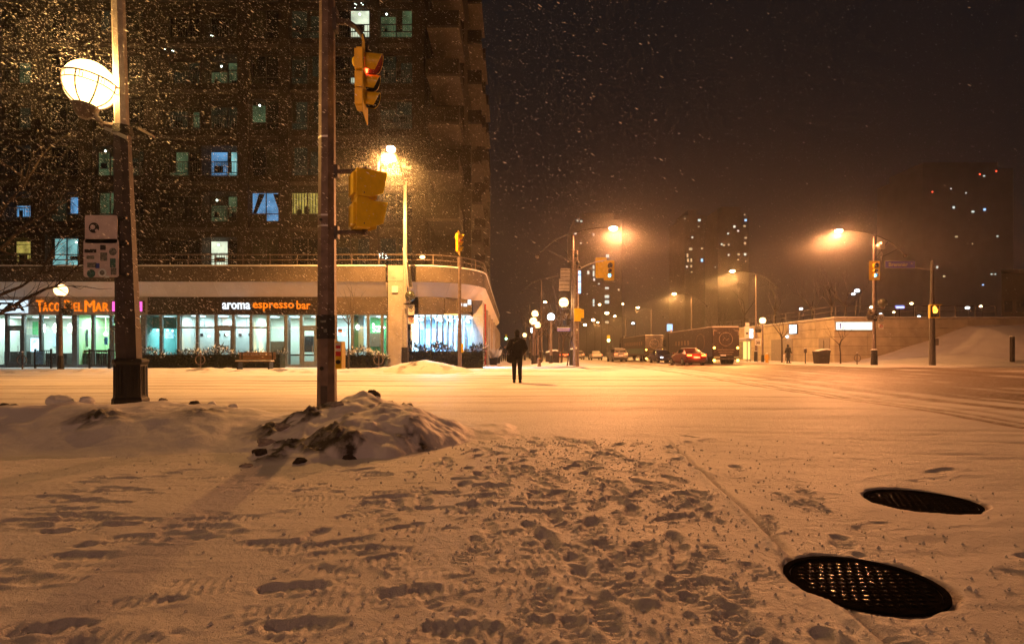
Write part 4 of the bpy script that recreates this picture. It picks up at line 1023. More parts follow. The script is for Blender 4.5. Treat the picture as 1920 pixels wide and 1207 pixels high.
# ================================================================== LAMPS ACROSS THE ROAD
# ------- overhanging lamp by the corner column
lb = thing('street_lamp', 'tall slim pole by the corner column, bright lantern reaching over the road', 'street lamp', (-6.2, 33, .1))
MB().tube([(0, 0, 0), (0, 0, 1.25)], [.24, .21], 8).build('base_sleeve', 'black_paint', lb)
MB().tube([(0, 0, 1.25), (0, 0, 10.85)], [.15, .09], 10).build('pole', 'pole_concrete', lb, True)
Lp = at(733, 279, 29.4) - Vector((-6.2, 33, .1))
MB().tube([(0, 0, 10.6), (0, -.8, 11.25), (Lp.x * .6, -2.2, 11.55), (Lp.x, Lp.y + .3, Lp.z + .12)], [.045, .04, .04, .035], 7).build('arm', 'bracket', lb, True)
MB().sph((Lp.x, Lp.y + .1, Lp.z + .08), (.17, .36, .09), 14, 8).build('lantern', 'bracket', lb, True)
MB().sph((Lp.x, Lp.y, Lp.z - .02), (.22, .28, .16), 14, 8).build('lamp_lens', 'bulb', lb, True)
luminaire('lamp_light', lb, (Lp.x, Lp.y, Lp.z - .22), SOD, 3000, .12, up=.02, throw=[(.12, .6), (.28, 1.2), (.38, 1.7), (.5, 6.0), (.62, 8.5), (.76, 5.5), (1, 3)])
MB().sph((.35, -.3, az(556, 33) - .1), .30, 16, 10).build('unlit_globe', 'win_dim', lb, True)
MB().box(-.02, .4, -.34, -.26, az(569, 33) - .2, az(569, 33) - .1).build('globe_bracket', 'black_paint', lb)
gl2 = MB().prism([(-.12, 7.0), (.06, 6.7), (.42, 5.2), (.46, 4.65), (.20, 4.7), (.16, 5.3)], -.22, -.2).build('banner', 'sign_back', lb)
MB().prism([(.12, 6.2), (.22, 6.1), (.42, 5.2), (.44, 4.7), (.24, 4.72), (.2, 5.4)], -.226, -.221).build('banner_print', 'ink', gl2)
for py_, h_, q in ((582, .75, 0), (598, .5, 1)):
    s_ = thing('parking_sign', ['tall white no-stopping sign with red ring on the slim corner lamp pole', 'short white no-parking sign with red ring below the tall sign'][q], 'sign', at(771, py_ + 1, 32.7))
    plate(.36, h_, .03, .02).build('panel', 'sign_white', s_)
    rr = [(.12 * math.cos(2 * math.pi * k / 16), -.016, (.12 if q == 0 else .02) + .12 * math.sin(2 * math.pi * k / 16)) for k in range(17)]
    MB().tube(rr, .016, 5, cap=False).build('ring', 'ink' if q == 0 else 'sign_red', s_); MB().disc((0, -.011, rr[4][2] - .12), .05, 'y', 12, .006).build('symbol', 'ink', s_)

# ------- slender signal pole before the corner hedge
sp_ = thing('signal_pole', 'slender steel signal pole in front of the corner hedge', 'pole', (ax(862, 31.6), 31.6, .05))
MB().tube([(0, 0, -.1), (0, 0, 6.3)], [.11, .075], 10).build('shaft', 'pole_steel', sp_, True)
MB().box(.08, .2, -.1, .05, 1.0, 1.5).build('button_box', 'signal_yellow', sp_)
signal('traffic_light', 'small yellow traffic light showing red on the slender hedge pole', at(861, 457, 31.5), R(86), 0, 1.15)

# ------- arched street lamps
def arc_lamp(label, loc, side, power, col=SODO, base=True, bulbm='bulb_orange', group=None, H_=10.0, throw=None):
    t = thing('arched_street_lamp', label, 'street lamp', loc, 0, group)
    MB().tube([(0, 0, 0), (0, 0, 1.15)], [.25, .22], 8).build('base_sleeve', 'black_paint', t)
    MB().tube([(0, 0, 1.16), (0, 0, 1.24)], [.26, .16], 8).build('snow_cap', 'snow', t)
    MB().tube([(0, 0, 1.2), (0, 0, H_ - .1)], [.14, .085], 10).build('pole', 'pole_steel', t, True)
    pts = [(-2.35, H_ - 1.45), (-1.9, H_ - 1.0), (-1.2, H_ - .46), (-.5, H_ - .12), (0, H_ + .04), (.8, H_ + .25), (1.7, H_ + .40), (2.5, H_ + .42)]
    MB().tube([(side * a, 0, b) for a, b in pts], [.035] * 8, 7).build('arm', 'pole_dark', t, True)
    MB().sph((side * -2.4, 0, H_ - 1.55), (.16, .16, .14), 10, 7).build('arm_finial', 'pole_dark', t, True)
    MB().tube([(side * -1.1, 0, H_ - .42), (0, 0, H_ - 1.9)], .018, 5).build('stay', 'pole_dark', t); MB().tube([(side * -1.9, 0, H_ - 1.02), (0, 0, H_ - 1.95)], .018, 5).build('stay', 'pole_dark', t)
    MB().sph((side * 2.75, 0, H_ + .46), (.34, .17, .09), 12, 7).build('lantern', 'pole_dark', t, True)
    MB().sph((side * 2.75, 0, H_ + .36), (.30, .22, .16), 14, 9).build('lamp_lens', bulbm, t, True)
    luminaire('lamp_light', t, (side * 2.75, 0, H_ + .10), col, power, .12, up=.8, house=-side, throw=throw)
    return t
lc = arc_lamp('arched lamp reaching right over the road from the double pole at the far corner', (4.12, 38.6, .12), 1, 2500, H_=9.0, throw=[(.10, 2.5), (.20, 7.5), (.30, 7.5), (.4, 5.5), (.55, 3.4), (1, 1)])
ld = arc_lamp('arched lamp beside the blue street name sign, lantern over the road', (28.0, 44, .12), -1, 2700, H_=10.0, throw=[(.10, 2.5), (.20, 7.5), (.30, 7.5), (.4, 5.5), (.55, 3.4), (1, 1)])
le = arc_lamp('arched lamp rising beside the bus shelter', (28.3, 66, .12), -1, 3600, SOD, bulbm='bulb', H_=10.1)
lf = arc_lamp('arched lamp rising behind the dark lorry trailer', (28.4, 90, .12), -1, 3200, SOD, bulbm='bulb', H_=10.0)
for q, y in enumerate((116, 142, 170)):
    arc_lamp(['arched lamp next beyond the one behind the lorry', 'second arched lamp beyond the one behind the lorry', 'farthest arched lamp on the right pavement'][q], (28.4, y, .12), -1, 2000, SOD, bulbm='bulb', group='distant arched lamps on the right pavement')
arc_lamp('assumed unseen arched lamp added behind the camera to light the near corner', (-1.0, -9.5, 0), -1, 330, (1.0, 0.45, 0.26), H_=10.0)  # unseen lamp, assumed from the light on signals and heap, added as fill
arc_lamp('second arched lamp on the tree-lined footpath, its lantern behind the signs', (3.6, 70, .12), 1, 500, H_=10.0)
arc_lamp('third arched lamp along the tree-lined footpath', (3.3, 104, .12), 1, 500, SOD, bulbm='bulb')
arc_lamp('fourth arched lamp far down the tree-lined footpath', (3.3, 138, .12), 1, 400, SOD, bulbm='bulb')

# ------- globe lamps on short posts
def globe_lamp(label, x, y, z, gm, col, power, r=.27, basket=False, group=None, arm=0.0, post=True):
    t = thing('globe_lamp', label, 'street lamp', (x, y, .12), 0, group)
    if post:
        MB().tube([(arm, 0, 0), (arm, 0, .75)], [.17, .14], 8).build('post_base', 'black_paint', t)
        MB().tube([(arm, 0, .75), (arm, 0, z - .12 - r - (.12 if not arm else -.2))], [.10, .08], 8).build('post', 'pole_steel', t, True)
    g = MB().sph((0, 0, z - .12), r, 16, 11).build('globe', gm, t, 'all')
    MB().lathe([(.05, -.16), (.12, -.05), (.16, .03)], 10, (0, 0, z - .12 - r)).build('cup', 'bracket', t, True)
    MB().tube([(r * 1.02 * math.cos(2 * math.pi * k / 16), r * 1.02 * math.sin(2 * math.pi * k / 16), z - .12) for k in range(17)], .012, 4, cap=False).build('band', 'bracket', t)
    if arm: MB().tube([(arm, 0, z - .12 - r - .15), (0, 0, z - .12 - r - .1)], .03, 6).build('bracket_arm', 'bracket', t)
    if power: point('globe_light', t, (0, 0, z - .12), col, power, .15)
    return t
globe_lamp('lit globe lamp on short post in front of the taco shop', ax(114, 31.5), 31.5, az(544, 31.5), 'globe_warm', WARM, 60, .33)
globe_lamp('lit globe lamp bracketed to the double pole at the far corner', ax(1057, 38.3), 38.3, az(567, 38.3), 'globe_warm', WARM, 90, .32, arm=.6, post=False)
globe_lamp('white lit globe lamp among the footpath trees, brightest of them', ax(1033, 40.5), 40.5, az(594, 40.5), 'globe_white', (.85, .93, 1), 60, .26)
for q, (px_, py_, Y, gm, lab) in enumerate([(1003, 588, 52, 'globe_warm', 'highest warm globe lamp standing among the footpath trees'), (1000, 602, 46, 'globe_warm', 'warm globe lamp beside the tree trunks on the footpath'), (1008, 609, 52, 'globe_warm', 'large warm globe lamp behind the footpath litter bin'),
                                       (999, 619, 64, 'globe_white', 'white globe lamp farther along the footpath'), (984, 628, 80, 'globe_warm', 'warm globe lamp farthest down the footpath')]):
    globe_lamp(lab, ax(px_, Y), Y, az(py_, Y), gm, WARM if gm == 'globe_warm' else (.85, .93, 1), 25, .30)
globe_lamp('lit globe lamp bracketed beside the bus shelter', ax(1430, 62), 62, az(601, 62), 'globe_warm', SOD, 120, .34)
globe_lamp('dull unlit globe lamp on the pole behind the no-parking signs', ax(1655, 43.8), 43.8, az(568, 43.8), 'win_dim', WARM, 0, .34, arm=-.55, post=False)

# ------- double pole at the far corner: signal pole, its heads, signs, basket
cp = thing('signal_pole', 'stout steel signal pole beside the arched lamp at the far corner', 'pole', (ax(1080, 37.8), 37.8, .1))
MB().tube([(0, 0, -.1), (0, 0, az(470, 37.8) - .1)], [.21, .14], 10).build('shaft', 'pole_steel', cp, True)
q0 = at(1082, 507, 37.8); q1 = at(1118, 491, 37.4); q2 = at(1136, 488, 37.2)
MB().tube([q0, at(1100, 497, 37.6), q1, q2], .035, 7).build('mast_arm', 'sign_back', cp, True, off=cp.location)
MB().sph((.0, -.12, 7.4), (.14, .14, .16), 8, 6).sph((.1, -.12, 6.9), (.14, .14, .16), 8, 6).sph((.25, -.1, 6.6), (.1, .1, .1), 8, 6).build('camera_housings', 'black_paint', cp, True)
for k, z in enumerate((1.2, 2.4, 3.1, 3.9)): MB().box(-.05 + .04 * k, .05 + .04 * k, -.22, -.19, z, z + .12).build('flyer', 'sign_white', cp)
signal('traffic_light', 'yellow traffic light showing blue-white go signal at the far corner', at(1142, 508, 37.2), R(6), 2, 1.15)
signal('traffic_light', 'back of a yellow traffic light beside the go signal', at(1127, 503, 37.9), R(176), 9, 1.2)
yb = thing('pedestrian_signal', 'yellow pedestrian signal box on the double corner pole', 'pedestrian signal', at(1083, 590, 37.5))
MB().box(-.22, .22, 0, .25, -.42, .42).build('housing', 'signal_yellow', yb); MB().box(.22, .42, .02, .23, -.2, .36).build('visor', 'signal_yellow', yb)
for q, (px0, px1, py0, py1, mt, lab) in enumerate([(1051, 1069, 503, 522, 'sign_back', 'square grey overhead sign on the double corner pole'), (1048, 1068, 523, 545, 'sign_back', 'wide grey overhead sign below the square one'), (1084, 1089, 508, 550, 'screen_blue', 'narrow blue-lit upright sign right of the double pole')]):
    Y = 37.9 + .3 * q; c = at((px0 + px1) / 2, (py0 + py1) / 2, Y); w = (px1 - px0) / F * Y; h = (py1 - py0) / F * Y
    s_ = thing('overhead_sign', lab, 'sign', c); plate(w, h, .03, .03).build('panel', mt, s_)
    for k in range(3): MB().box(-w / 2 + .02, w / 2 - .02, -.03, -.017, -h / 2 + h * (k + .5) / 3 - .02, -h / 2 + h * (k + .5) / 3 + .02).build('rib', 'bracket', s_)
sn = thing('street_name_sign', 'dark street name sign with snowy top on the double pole', 'sign', at(1057, 618, 37.6))
MB().box(-.42, .42, -.015, .015, -.10, .10).build('panel', 'sign_blue', sn); MB().box(-.42, .42, -.03, .03, .102, .15).build('snow_cap', 'snow', sn)
MB().box(-.36, .36, -.022, -.017, -.03, .03).build('lettering', 'sign_back', sn)

def basket(label, p, r=.30):
    t = thing('hanging_basket', label, 'hanging basket', p)
    MB().lathe([(r * .55, -.42), (r * .8, -.1), (r * .85, -.05)], 12).build('pot', 'black_paint', t)
    rr = random.Random(int(p.x * 100)); f = MB(); sn_ = MB()
    for k in range(130):
        a = rr.random() * 6.28; e = rr.random() * 1.3; l = r * (0.8 + .9 * rr.random()); d = Vector((math.cos(a) * math.cos(e), math.sin(a) * math.cos(e), math.sin(e) - .15))
        p1 = d * l; w = Vector((-math.sin(a), math.cos(a), 0)) * .025; mid = d * l * .55 + Vector((0, 0, .05))
        (sn_ if rr.random() < .25 else f).add([(0, 0, -.04), mid + w, p1, mid - w], [(0, 1, 2, 3)])
    f.build('dry_foliage', 'leaf_dry', t, fixn=False); sn_.build('snowy_foliage', 'snow', t, fixn=False)
    MB().tube([(r * .4, 0, 0), (r * 1.4, 0, .5)], .015, 5).build('hook', 'bracket', t)
basket('hanging basket of snowy dry plants on the double corner pole', at(1063, 598, 38.2), .36)
basket('hanging basket of dry plants on the taco shop lamp', at(127, 577, 31.4), .36)
basket('hanging basket of pale dry plants on the bus shelter lamp pole', at(1422, 616, 63), .45)
basket('hanging basket of dry plants by the no-parking signs', at(1632, 590, 43.6), .34)

# ------- right hand corner: signal on the arched lamp pole, signs, pedestrian pole with street name
signal('traffic_light', 'yellow traffic light showing blue-white go signal by the street name sign', at(1640, 508, 43.6), R(-4), 2, 1.3)
bs_ = thing('pole_camera', 'white camera boxes on the arched lamp pole above the go signal', 'camera', at(1650, 462, 43.7))
MB().sph((-.1, 0, 0), .22, 10, 7).build('dome', 'sign_white', bs_, True); MB().box(.05, .3, -.15, .15, -.2, .35).build('box', 'sign_white', bs_); MB().tube([(.15, 0, -.2), (.15, 0, -1.4)], .02, 5).build('cable', 'black_paint', bs_)
MB().box(-.45, -.3, -.1, .1, -.1, .05).build('strap', 'bracket', bs_)
for q, (px_, py_, w, h, m_, lab) in enumerate([(1641, 595, .30, .55, 'ink', 'black and white traffic sign on the arched lamp pole, left of its neighbour'), (1652, 596, .38, .62, 'sign_white', 'white arrow sign beside the black and white sign'), (1652, 612, .40, .42, 'sign_white', 'small white sign with red ring under the arrow sign')]):
    s_ = thing('parking_sign', lab, 'sign', at(px_, py_, 43.5 + .1 * q)); plate(w, h, .03, .02).build('panel', m_, s_)
    MB().tube([(.10 * math.cos(2 * math.pi * k / 14), -.016, .02 + .10 * math.sin(2 * math.pi * k / 14)) for k in range(15)], .018, 5, cap=False).build('ring', ['sign_white', 'ink', 'sign_red'][q], s_)
pp = thing('signal_pole', 'dark pedestrian signal pole standing before the snowy hill', 'pole', (ax(1748, 43), 43, .08))
MB().tube([(0, 0, -.1), (0, 0, az(488, 43) - .08)], [.23, .10], 10).build('shaft', 'pole_dark', pp, True)
MB().tube([at(1747, 507, 43), at(1722, 503, 43), at(1690, 496, 42.9)], [.05, .045, .03], 7).build('mast_arm', 'sign_back', pp, True, off=pp.location)
MB().box(.14, .32, -.22, 0, 1.55, 2.05).build('button_box', 'pole_steel', pp)
bn = thing('street_name_sign', 'blue Bremner street name sign with white border', 'sign', at(1687.5, 496, 42.8), 0)
w = 56 / F * 42.8; h = 13 / F * 42.8
plate(w + .05, h + .05, .02, .02).build('border', 'sign_white', bn); MB().box(-w / 2, w / 2, -.018, -.0105, -h / 2, h / 2).build('panel', 'sign_blue', bn)
text('lettering', 'Bremner', .5, 'sign_white', bn, (-.15, -.024, 0), ext=.003, bold=.012, fit=(1.42, .30)); text('suffix', 'St', .15, 'sign_white', bn, (.86, -.024, .07), ext=.003, bold=.004)
pg = thing('pedestrian_signal', 'yellow pedestrian signal glowing amber hand before the hill', 'pedestrian signal', at(1753, 582, 42.8), R(-12))
MB().box(-.34, .34, 0, .25, -.55, .42).build('housing', 'signal_yellow', pg)
MB().box(-.28, .28, -.02, -.004, -.5, .36).build('face', 'signal_black', pg)
for k, (x, z, w_, h_) in enumerate([(-.12, .02, .05, .26), (-.05, .06, .05, .28), (.02, .05, .05, .27), (.09, .0, .05, .24)]): MB().box(x - w_ / 2, x + w_ / 2, -.03, -.022, z, z + h_).build('lit_finger', 'led_amber', pg)
MB().prism([(-.15, .0), (.12, .0), (.2, .14), (.16, -.1), (.08, -.2), (-.1, -.2)], -.031, -.021).build('lit_palm', 'led_amber', pg)
MB().box(-.36, .36, -.3, -.002, .40, .44).build('visor', 'signal_yellow', pg)
po = thing('bollard', 'dark square timber post standing alone on the snowy hill', 'post', (ax(1898, 47.5), 47.5, float(hillf(np.array([[ax(1898, 47.5)]]), np.array([[47.5]]))[0, 0]) - .1))
MB().box(-.12, .12, -.12, .12, 0, 2.2).build('post', 'bark', po); MB().box(-.13, .13, -.13, .13, 2.2, 2.26).build('snow_cap', 'snow', po)

# ================================================================== RIGHT SIDE: RETAINING WALL, SHELTER, STREET FURNITURE
rw_ = thing('retaining_wall', 'yellow-lit concrete panel wall with doors, turning the corner behind the snowy hill', 'wall', (33, 58.7, 0))
RO = (33, 58.7, 0)
WZ = 4.55
for r_ in range(5):
    z0, z1 = r_ * WZ / 5, (r_ + 1) * WZ / 5 - .03
    for k in range(13):
        y0 = 58.72 + k * 3.1
        MB().box(33.0, 33.45, y0, y0 + 3.07, z0, z1).build('panel', 'retaining', rw_, off=RO)
    for k in range(8):
        x0 = 33.0 + k * 3.4 + (.0 if k else .0)
        MB().box(x0 + .004, x0 + 3.37, 58.25, 58.69, z0, z1).build('panel', 'retaining', rw_, off=RO)
MB().box(33.3, 33.6, 58.6, 100, 0, WZ - .05).box(33.3, 61, 58.55, 58.9, 0, WZ - .05).build('backing', 'concrete_dark', rw_, off=RO)
MB().box(32.9, 33.6, 58.9, 99, WZ, WZ + .18).build('coping', 'concrete', rw_, off=RO); MB().box(32.9, 60.5, 58.15, 58.89, WZ, WZ + .18).build('coping', 'concrete', rw_, off=RO)
MB().box(32.95, 33.55, 58.9, 99, WZ + .18, WZ + .24).build('coping_snow', 'snow', rw_, off=RO); MB().box(32.95, 60.4, 58.2, 58.86, WZ + .18, WZ + .24).build('coping_snow', 'snow', rw_, off=RO)
for k in range(12): MB().box(33.1, 33.16, 59 + k * 3.3, 59.06 + k * 3.3, WZ + .2, WZ + 1.35).build('rail_post', 'bracket', rw_, off=RO)
for k in range(9): MB().box(33.2 + k * 2.05, 33.26 + k * 2.05, 58.4, 58.46, WZ + .2, WZ + 1.35).build('rail_post', 'bracket', rw_, off=RO)
for zz in (WZ + .80, WZ + 1.35):
    MB().tube([(33.13, 96, zz), (33.13, 58.43, zz)], .035, 6).build('rail', 'bracket', rw_, off=RO); MB().tube([(33.17, 58.43, zz), (49.65, 58.43, zz)], .035, 6).build('rail', 'bracket', rw_, off=RO)
for (pa, pb, top) in ((1536, 1556, 634), (1447, 1487, 636)):
    ya, yb_ = 33 * F / (pb - 960), 33 * F / (pa - 960)
    d = MB().box(32.93, 32.997, ya, yb_, .12, az(top, (ya + yb_) / 2)).build('door', 'door_grey', rw_, off=RO)
    MB().box(32.90, 32.929, (ya + yb_) / 2 - .03, (ya + yb_) / 2 + .03, .2, 2.4).build('door_joint', 'black_paint', d, off=RO)
wlo = MB().sph((32.85, 33 * F / (1478 - 960), az(631, 68)), .14, 8, 6).build('wall_lamp', 'globe_white', rw_, off=RO)
ls = thing('car_park_sign', 'long illuminated white sign with blue arrow on the concrete wall', 'sign', (ax(1603, 58), 58.0, az(611, 58)))
w = 72 / F * 58; h = 16 / F * 58
MB().box(-w / 2, w / 2, 0, .24, -h / 2, h / 2).build('casing', 'steel', ls); MB().box(-w / 2 + .04, w / 2 - .04, -.02, -.003, -h / 2 + .04, h / 2 - .04).build('lit_face', 'sign_lit', ls)
MB().prism([(-1.65, .1), (-1.5, .28), (-1.35, .1), (-1.45, .1), (-1.45, -.25), (-1.55, -.25), (-1.55, .1)], -.04, -.022).build('arrow', 'sign_blue', ls)
scr = thing('wall_screen', 'small glowing screen hanging on the yellow-lit wall', 'screen', (32.6, 33 * F / (1488 - 960) * .99, az(617, 66)), R(-60))
MB().box(-.5, .5, 0, .2, -.55, .55).build('casing', 'black_paint', scr); MB().box(-.45, .45, -.02, -.003, -.5, .5).build('lit_face', 'screen', scr); MB().box(.1, .2, .2, .6, -.1, .1).build('bracket', 'black_paint', scr)

sh = thing('bus_shelter', 'glazed bus shelter with bright advert panels beyond the lorry', 'bus shelter', (26.9, 66, .12))
for x in (-.75, .75):
    for y in (0, 3.8): MB().box(x - .05, x + .05, y - .05, y + .05, 0, 2.45).build('post', 'steel', sh)
MB().box(-1.0, 1.0, -.2, 4.0, 2.45, 2.58).build('roof', 'steel', sh); MB().box(-1.0, 1.0, -.2, 4.0, 2.581, 2.68).build('roof_snow', 'snow', sh)
MB().box(.74, .76, .06, 3.74, .25, 2.3).build('pane', 'shelter_glass', sh); MB().box(-.68, .68, 3.79, 3.81, .25, 2.3).build('pane', 'shelter_glass', sh)
MB().box(-.05, .72, -.02, .1, .25, 2.3).build('advert_panel', 'panel_yellow', sh); MB().box(-.7, -.1, 3.6, 3.7, .9, 2.2).build('advert_panel', 'screen_blue', sh)
MB().box(-.6, .6, 2.4, 2.8, .45, .5).build('bench', 'steel', sh)
tsn = thing('transit_sign', 'tall pale stop pole with lit screen by the bus shelter', 'sign', (ax(1401, 62), 62, .12))
MB().tube([(0, 0, 0), (0, 0, 4.2)], .05, 6).build('post', 'steel', tsn); MB().box(-.32, .22, -.06, -.051, 2.6, 3.9).build('panel', 'sign_white', tsn); MB().box(.28, .62, -.06, .02, 2.6, 3.6).build('lit_screen', 'screen', tsn); MB().box(-.16, .1, -.07, -.061, 3.0, 3.2).build('symbol', 'ink', tsn)
MB().box(-.2, .2, -.055, -.045, 3.95, 4.25).build('top_plate', 'sign_white', tsn)
s30 = thing('speed_sign', 'white 30 speed limit sign below the hanging basket', 'sign', (ax(1421, 61), 61, .12))
MB().tube([(0, .05, 0), (0, .05, 2.9)], .04, 6).build('post', 'steel', s30); o = plate(.62, .75, .04, .02).build('panel', 'sign_white', s30); o.location = (0, -.02, az(641, 61) - .12)
text('numerals', '30', .5, 'ink', s30, (0, -.045, az(641, 61) - .2), ext=.004, bold=.02, fit=(.45, .33)); MB().box(-.25, .25, -.042, -.032, az(641, 61) + .02, az(641, 61) + .06).build('lettering', 'ink', s30)
hy = thing('fire_hydrant', 'yellow fire hydrant with snow cap by the shelter pole', 'hydrant', (ax(1438, 55), 55, .12))
MB().lathe([(.20, 0), (.20, .06), (.14, .07), (.14, .62), (.18, .64), (.18, .70), (.13, .82), (.05, .9)], 12).build('barrel', 'hydrant', hy, True); MB().tube([(-.25, 0, .5), (.25, 0, .5)], .065, 8).build('side_cap', 'hydrant', hy); MB().sph((0, 0, .9), (.13, .13, .07), 8, 6).build('snow_cap', 'snow', hy, True)
def bin_(label, loc, w=1.0, h=1.2, rz=0):
    t = thing('litter_bin', label, 'litter bin', loc, rz)
    MB().add([(-w * .44, -w * .4, 0), (w * .44, -w * .4, 0), (w * .44, w * .4, 0), (-w * .44, w * .4, 0), (-w * .5, -w * .46, h), (w * .5, -w * .46, h), (w * .5, w * .46, h), (-w * .5, w * .46, h)], [(0, 3, 2, 1), (4, 5, 6, 7), (0, 1, 5, 4), (1, 2, 6, 5), (2, 3, 7, 6), (3, 0, 4, 7)]).build('body', 'bin', t)
    MB().box(-w * .35, w * .35, -w * .475, -w * .455, h * .6, h * .82).build('slot', 'black_paint', t)
    MB().prism([(-w * .52, h + .002), (w * .52, h + .002), (w * .52, h + .16), (w * .2, h + .22), (-w * .52, h + .10)], -w * .48, w * .48).build('lid', 'bin', t)
    MB().prism([(-w * .5, h + .11), (-w * .1, h + .24), (w * .3, h + .32), (w * .52, h + .27), (w * .52, h + .165), (w * .2, h + .225), (-w * .5, h + .106)], -w * .46, w * .46).build('snow_cap', 'snow', t)
bin_('dark litter bin with thick snow cap beside the concrete wall', (ax(1540, 50), 50, .12), 1.05, 1.0)
bin_('dark litter bin with sloping snowy lid on the tree-lined footpath', (ax(1034, 42), 42, .13), .75, .85, R(20))
mt_ = thing('parking_meter', 'slim grey parking meter on the right pavement beside the bin', 'parking meter', (ax(1510, 50), 50, .12))
MB().tube([(0, 0, 0), (0, 0, .95)], .05, 8).build('post', 'pole_dark', mt_); MB().box(-.1, .1, -.08, .08, .95, 1.3).build('head', 'pole_dark', mt_); MB().sph((0, 0, 1.32), (.11, .09, .06), 8, 6).build('snow_cap', 'snow', mt_, True)
mk = thing('marker_post', 'short white marker post beside the walking person', 'post', (ax(1470, 51), 51, .12))
MB().tube([(0, 0, 0), (0, 0, .75)], .06, 8).build('post', 'sign_white', mk); MB().sph((0, 0, .76), .065, 8, 6).build('cap', 'snow', mk)
def bike_ring(label, loc):
    t = thing('bike_rack', label, 'bike rack', loc)
    MB().tube([(0, 0, 0), (0, 0, .95)], .035, 8).build('post', 'bracket', t)
    MB().tube([(.26 * math.cos(2 * math.pi * k / 24), -.05, .52 + .26 * math.sin(2 * math.pi * k / 24)) for k in range(25)], .03, 6, cap=False).build('ring', 'bracket', t, True)
    MB().sph((0, 0, .96), (.06, .06, .04), 8, 6).build('snow_cap', 'snow', t, True)
bike_ring('post and ring bike rack before the taco shop door', (ax(42, 31.6), 31.6, .12))
bike_ring('post and ring bike rack before the long hedge', (ax(376, 31.6), 31.6, .12))
bike_ring('post and ring bike rack left of the corner column', (ax(710, 31.6), 31.6, .12))
bike_ring('post and ring bike rack at the foot of the hill', (ax(1607, 46), 46, .12))
bn_ = thing('bench', 'wooden street bench with snowy seat in front of the hedge', 'bench', (ax(478, 31.4), 31.4, .12))
for k in range(3): MB().box(-1.0, 1.0, -.25 + k * .17, -.11 + k * .17, .42, .46).build('seat_slat', 'wood', bn_)
for k in range(3): MB().box(-1.0, 1.0, .30, .34, .55 + k * .14, .66 + k * .14).build('back_slat', 'wood', bn_)
for x in (-.85, .85): MB().box(x - .04, x + .04, -.24, .29, 0, .419).box(x - .038, x + .038, .292, .298, .1, .95).build('leg', 'black_paint', bn_)
MB().box(-.97, .97, -.24, .20, .462, .50).build('seat_snow', 'snow', bn_)
# patio fence of the shops
for q, (pa, pb, lab) in enumerate(((66, 96, 'black patio railing with blue banner by the taco shop lamp'), (168, 204, 'black patio railing before the lime green shop'), (206, 240, 'black patio railing beside the lamp pedestal'))):
    Y = 33.2; x0, x1 = ax(pa, Y), ax(pb, Y); fn_ = thing('railing', lab, 'railing', ((x0 + x1) / 2, Y, .12)); w = x1 - x0
    for x in (-w / 2, w / 2): MB().box(x - .04, x + .04, -.04, .04, 0, 1.15).build('post', 'black_paint', fn_)
    for z in (.15, 1.02): MB().box(-w / 2 + .04, w / 2 - .04, -.02, .02, z, z + .05).build('rail', 'black_paint', fn_)
    n = int(w / .13)
    for k in range(1, n): u = -w / 2 + w * k / n; MB().box(u - .013, u + .013, -.013, .013, .2, 1.02).build('bar', 'black_paint', fn_)
    if q == 0: MB().box(-w / 2 + .06, -w / 2 + .5, -.05, -.03, .25, 1.0).build('banner', 'poster_blue', fn_)

# ------- small things on the footpath
hy2 = thing('fire_hydrant', 'small snow-dusted brown hydrant on the footpath before the bin', 'hydrant', (ax(1011, 38), 38, .12))
MB().lathe([(.17, 0), (.12, .06), (.12, .42), (.16, .45), (.1, .58), (.03, .62)], 10).build('barrel', 'wood', hy2, True); MB().tube([(-.2, 0, .33), (.2, 0, .33)], .05, 6).build('side_cap', 'wood', hy2)
for q, (px_, Y) in enumerate(((918, 44), (926, 52))):
    t = thing('planter', ['dark square planter of snowy twigs by the building wall', 'second dark planter farther along the building wall'][q], 'planter', (ax(px_, Y) + .3, Y, .12))
    MB().add([(-.25, -.25, 0), (.25, -.25, 0), (.25, .25, 0), (-.25, .25, 0), (-.33, -.33, .55), (.33, -.33, .55), (.33, .33, .55), (-.33, .33, .55)], [(0, 3, 2, 1), (4, 5, 6, 7), (0, 1, 5, 4), (1, 2, 6, 5), (2, 3, 7, 6), (3, 0, 4, 7)]).build('pot', 'black_paint', t)
    f = MB(); rr = random.Random(q)
    for k in range(60):
        a = rr.random() * 6.28; d = Vector((math.cos(a) * .5, math.sin(a) * .5, .4 + rr.random() * .5)); f.add([(0, 0, .5), d * .6 + Vector((.03, 0, .5)), d + Vector((0, 0, .5)), d * .6 + Vector((-.03, 0, .5))], [(0, 1, 2, 3)])
    f.build('twigs', 'snow', t, fixn=False)

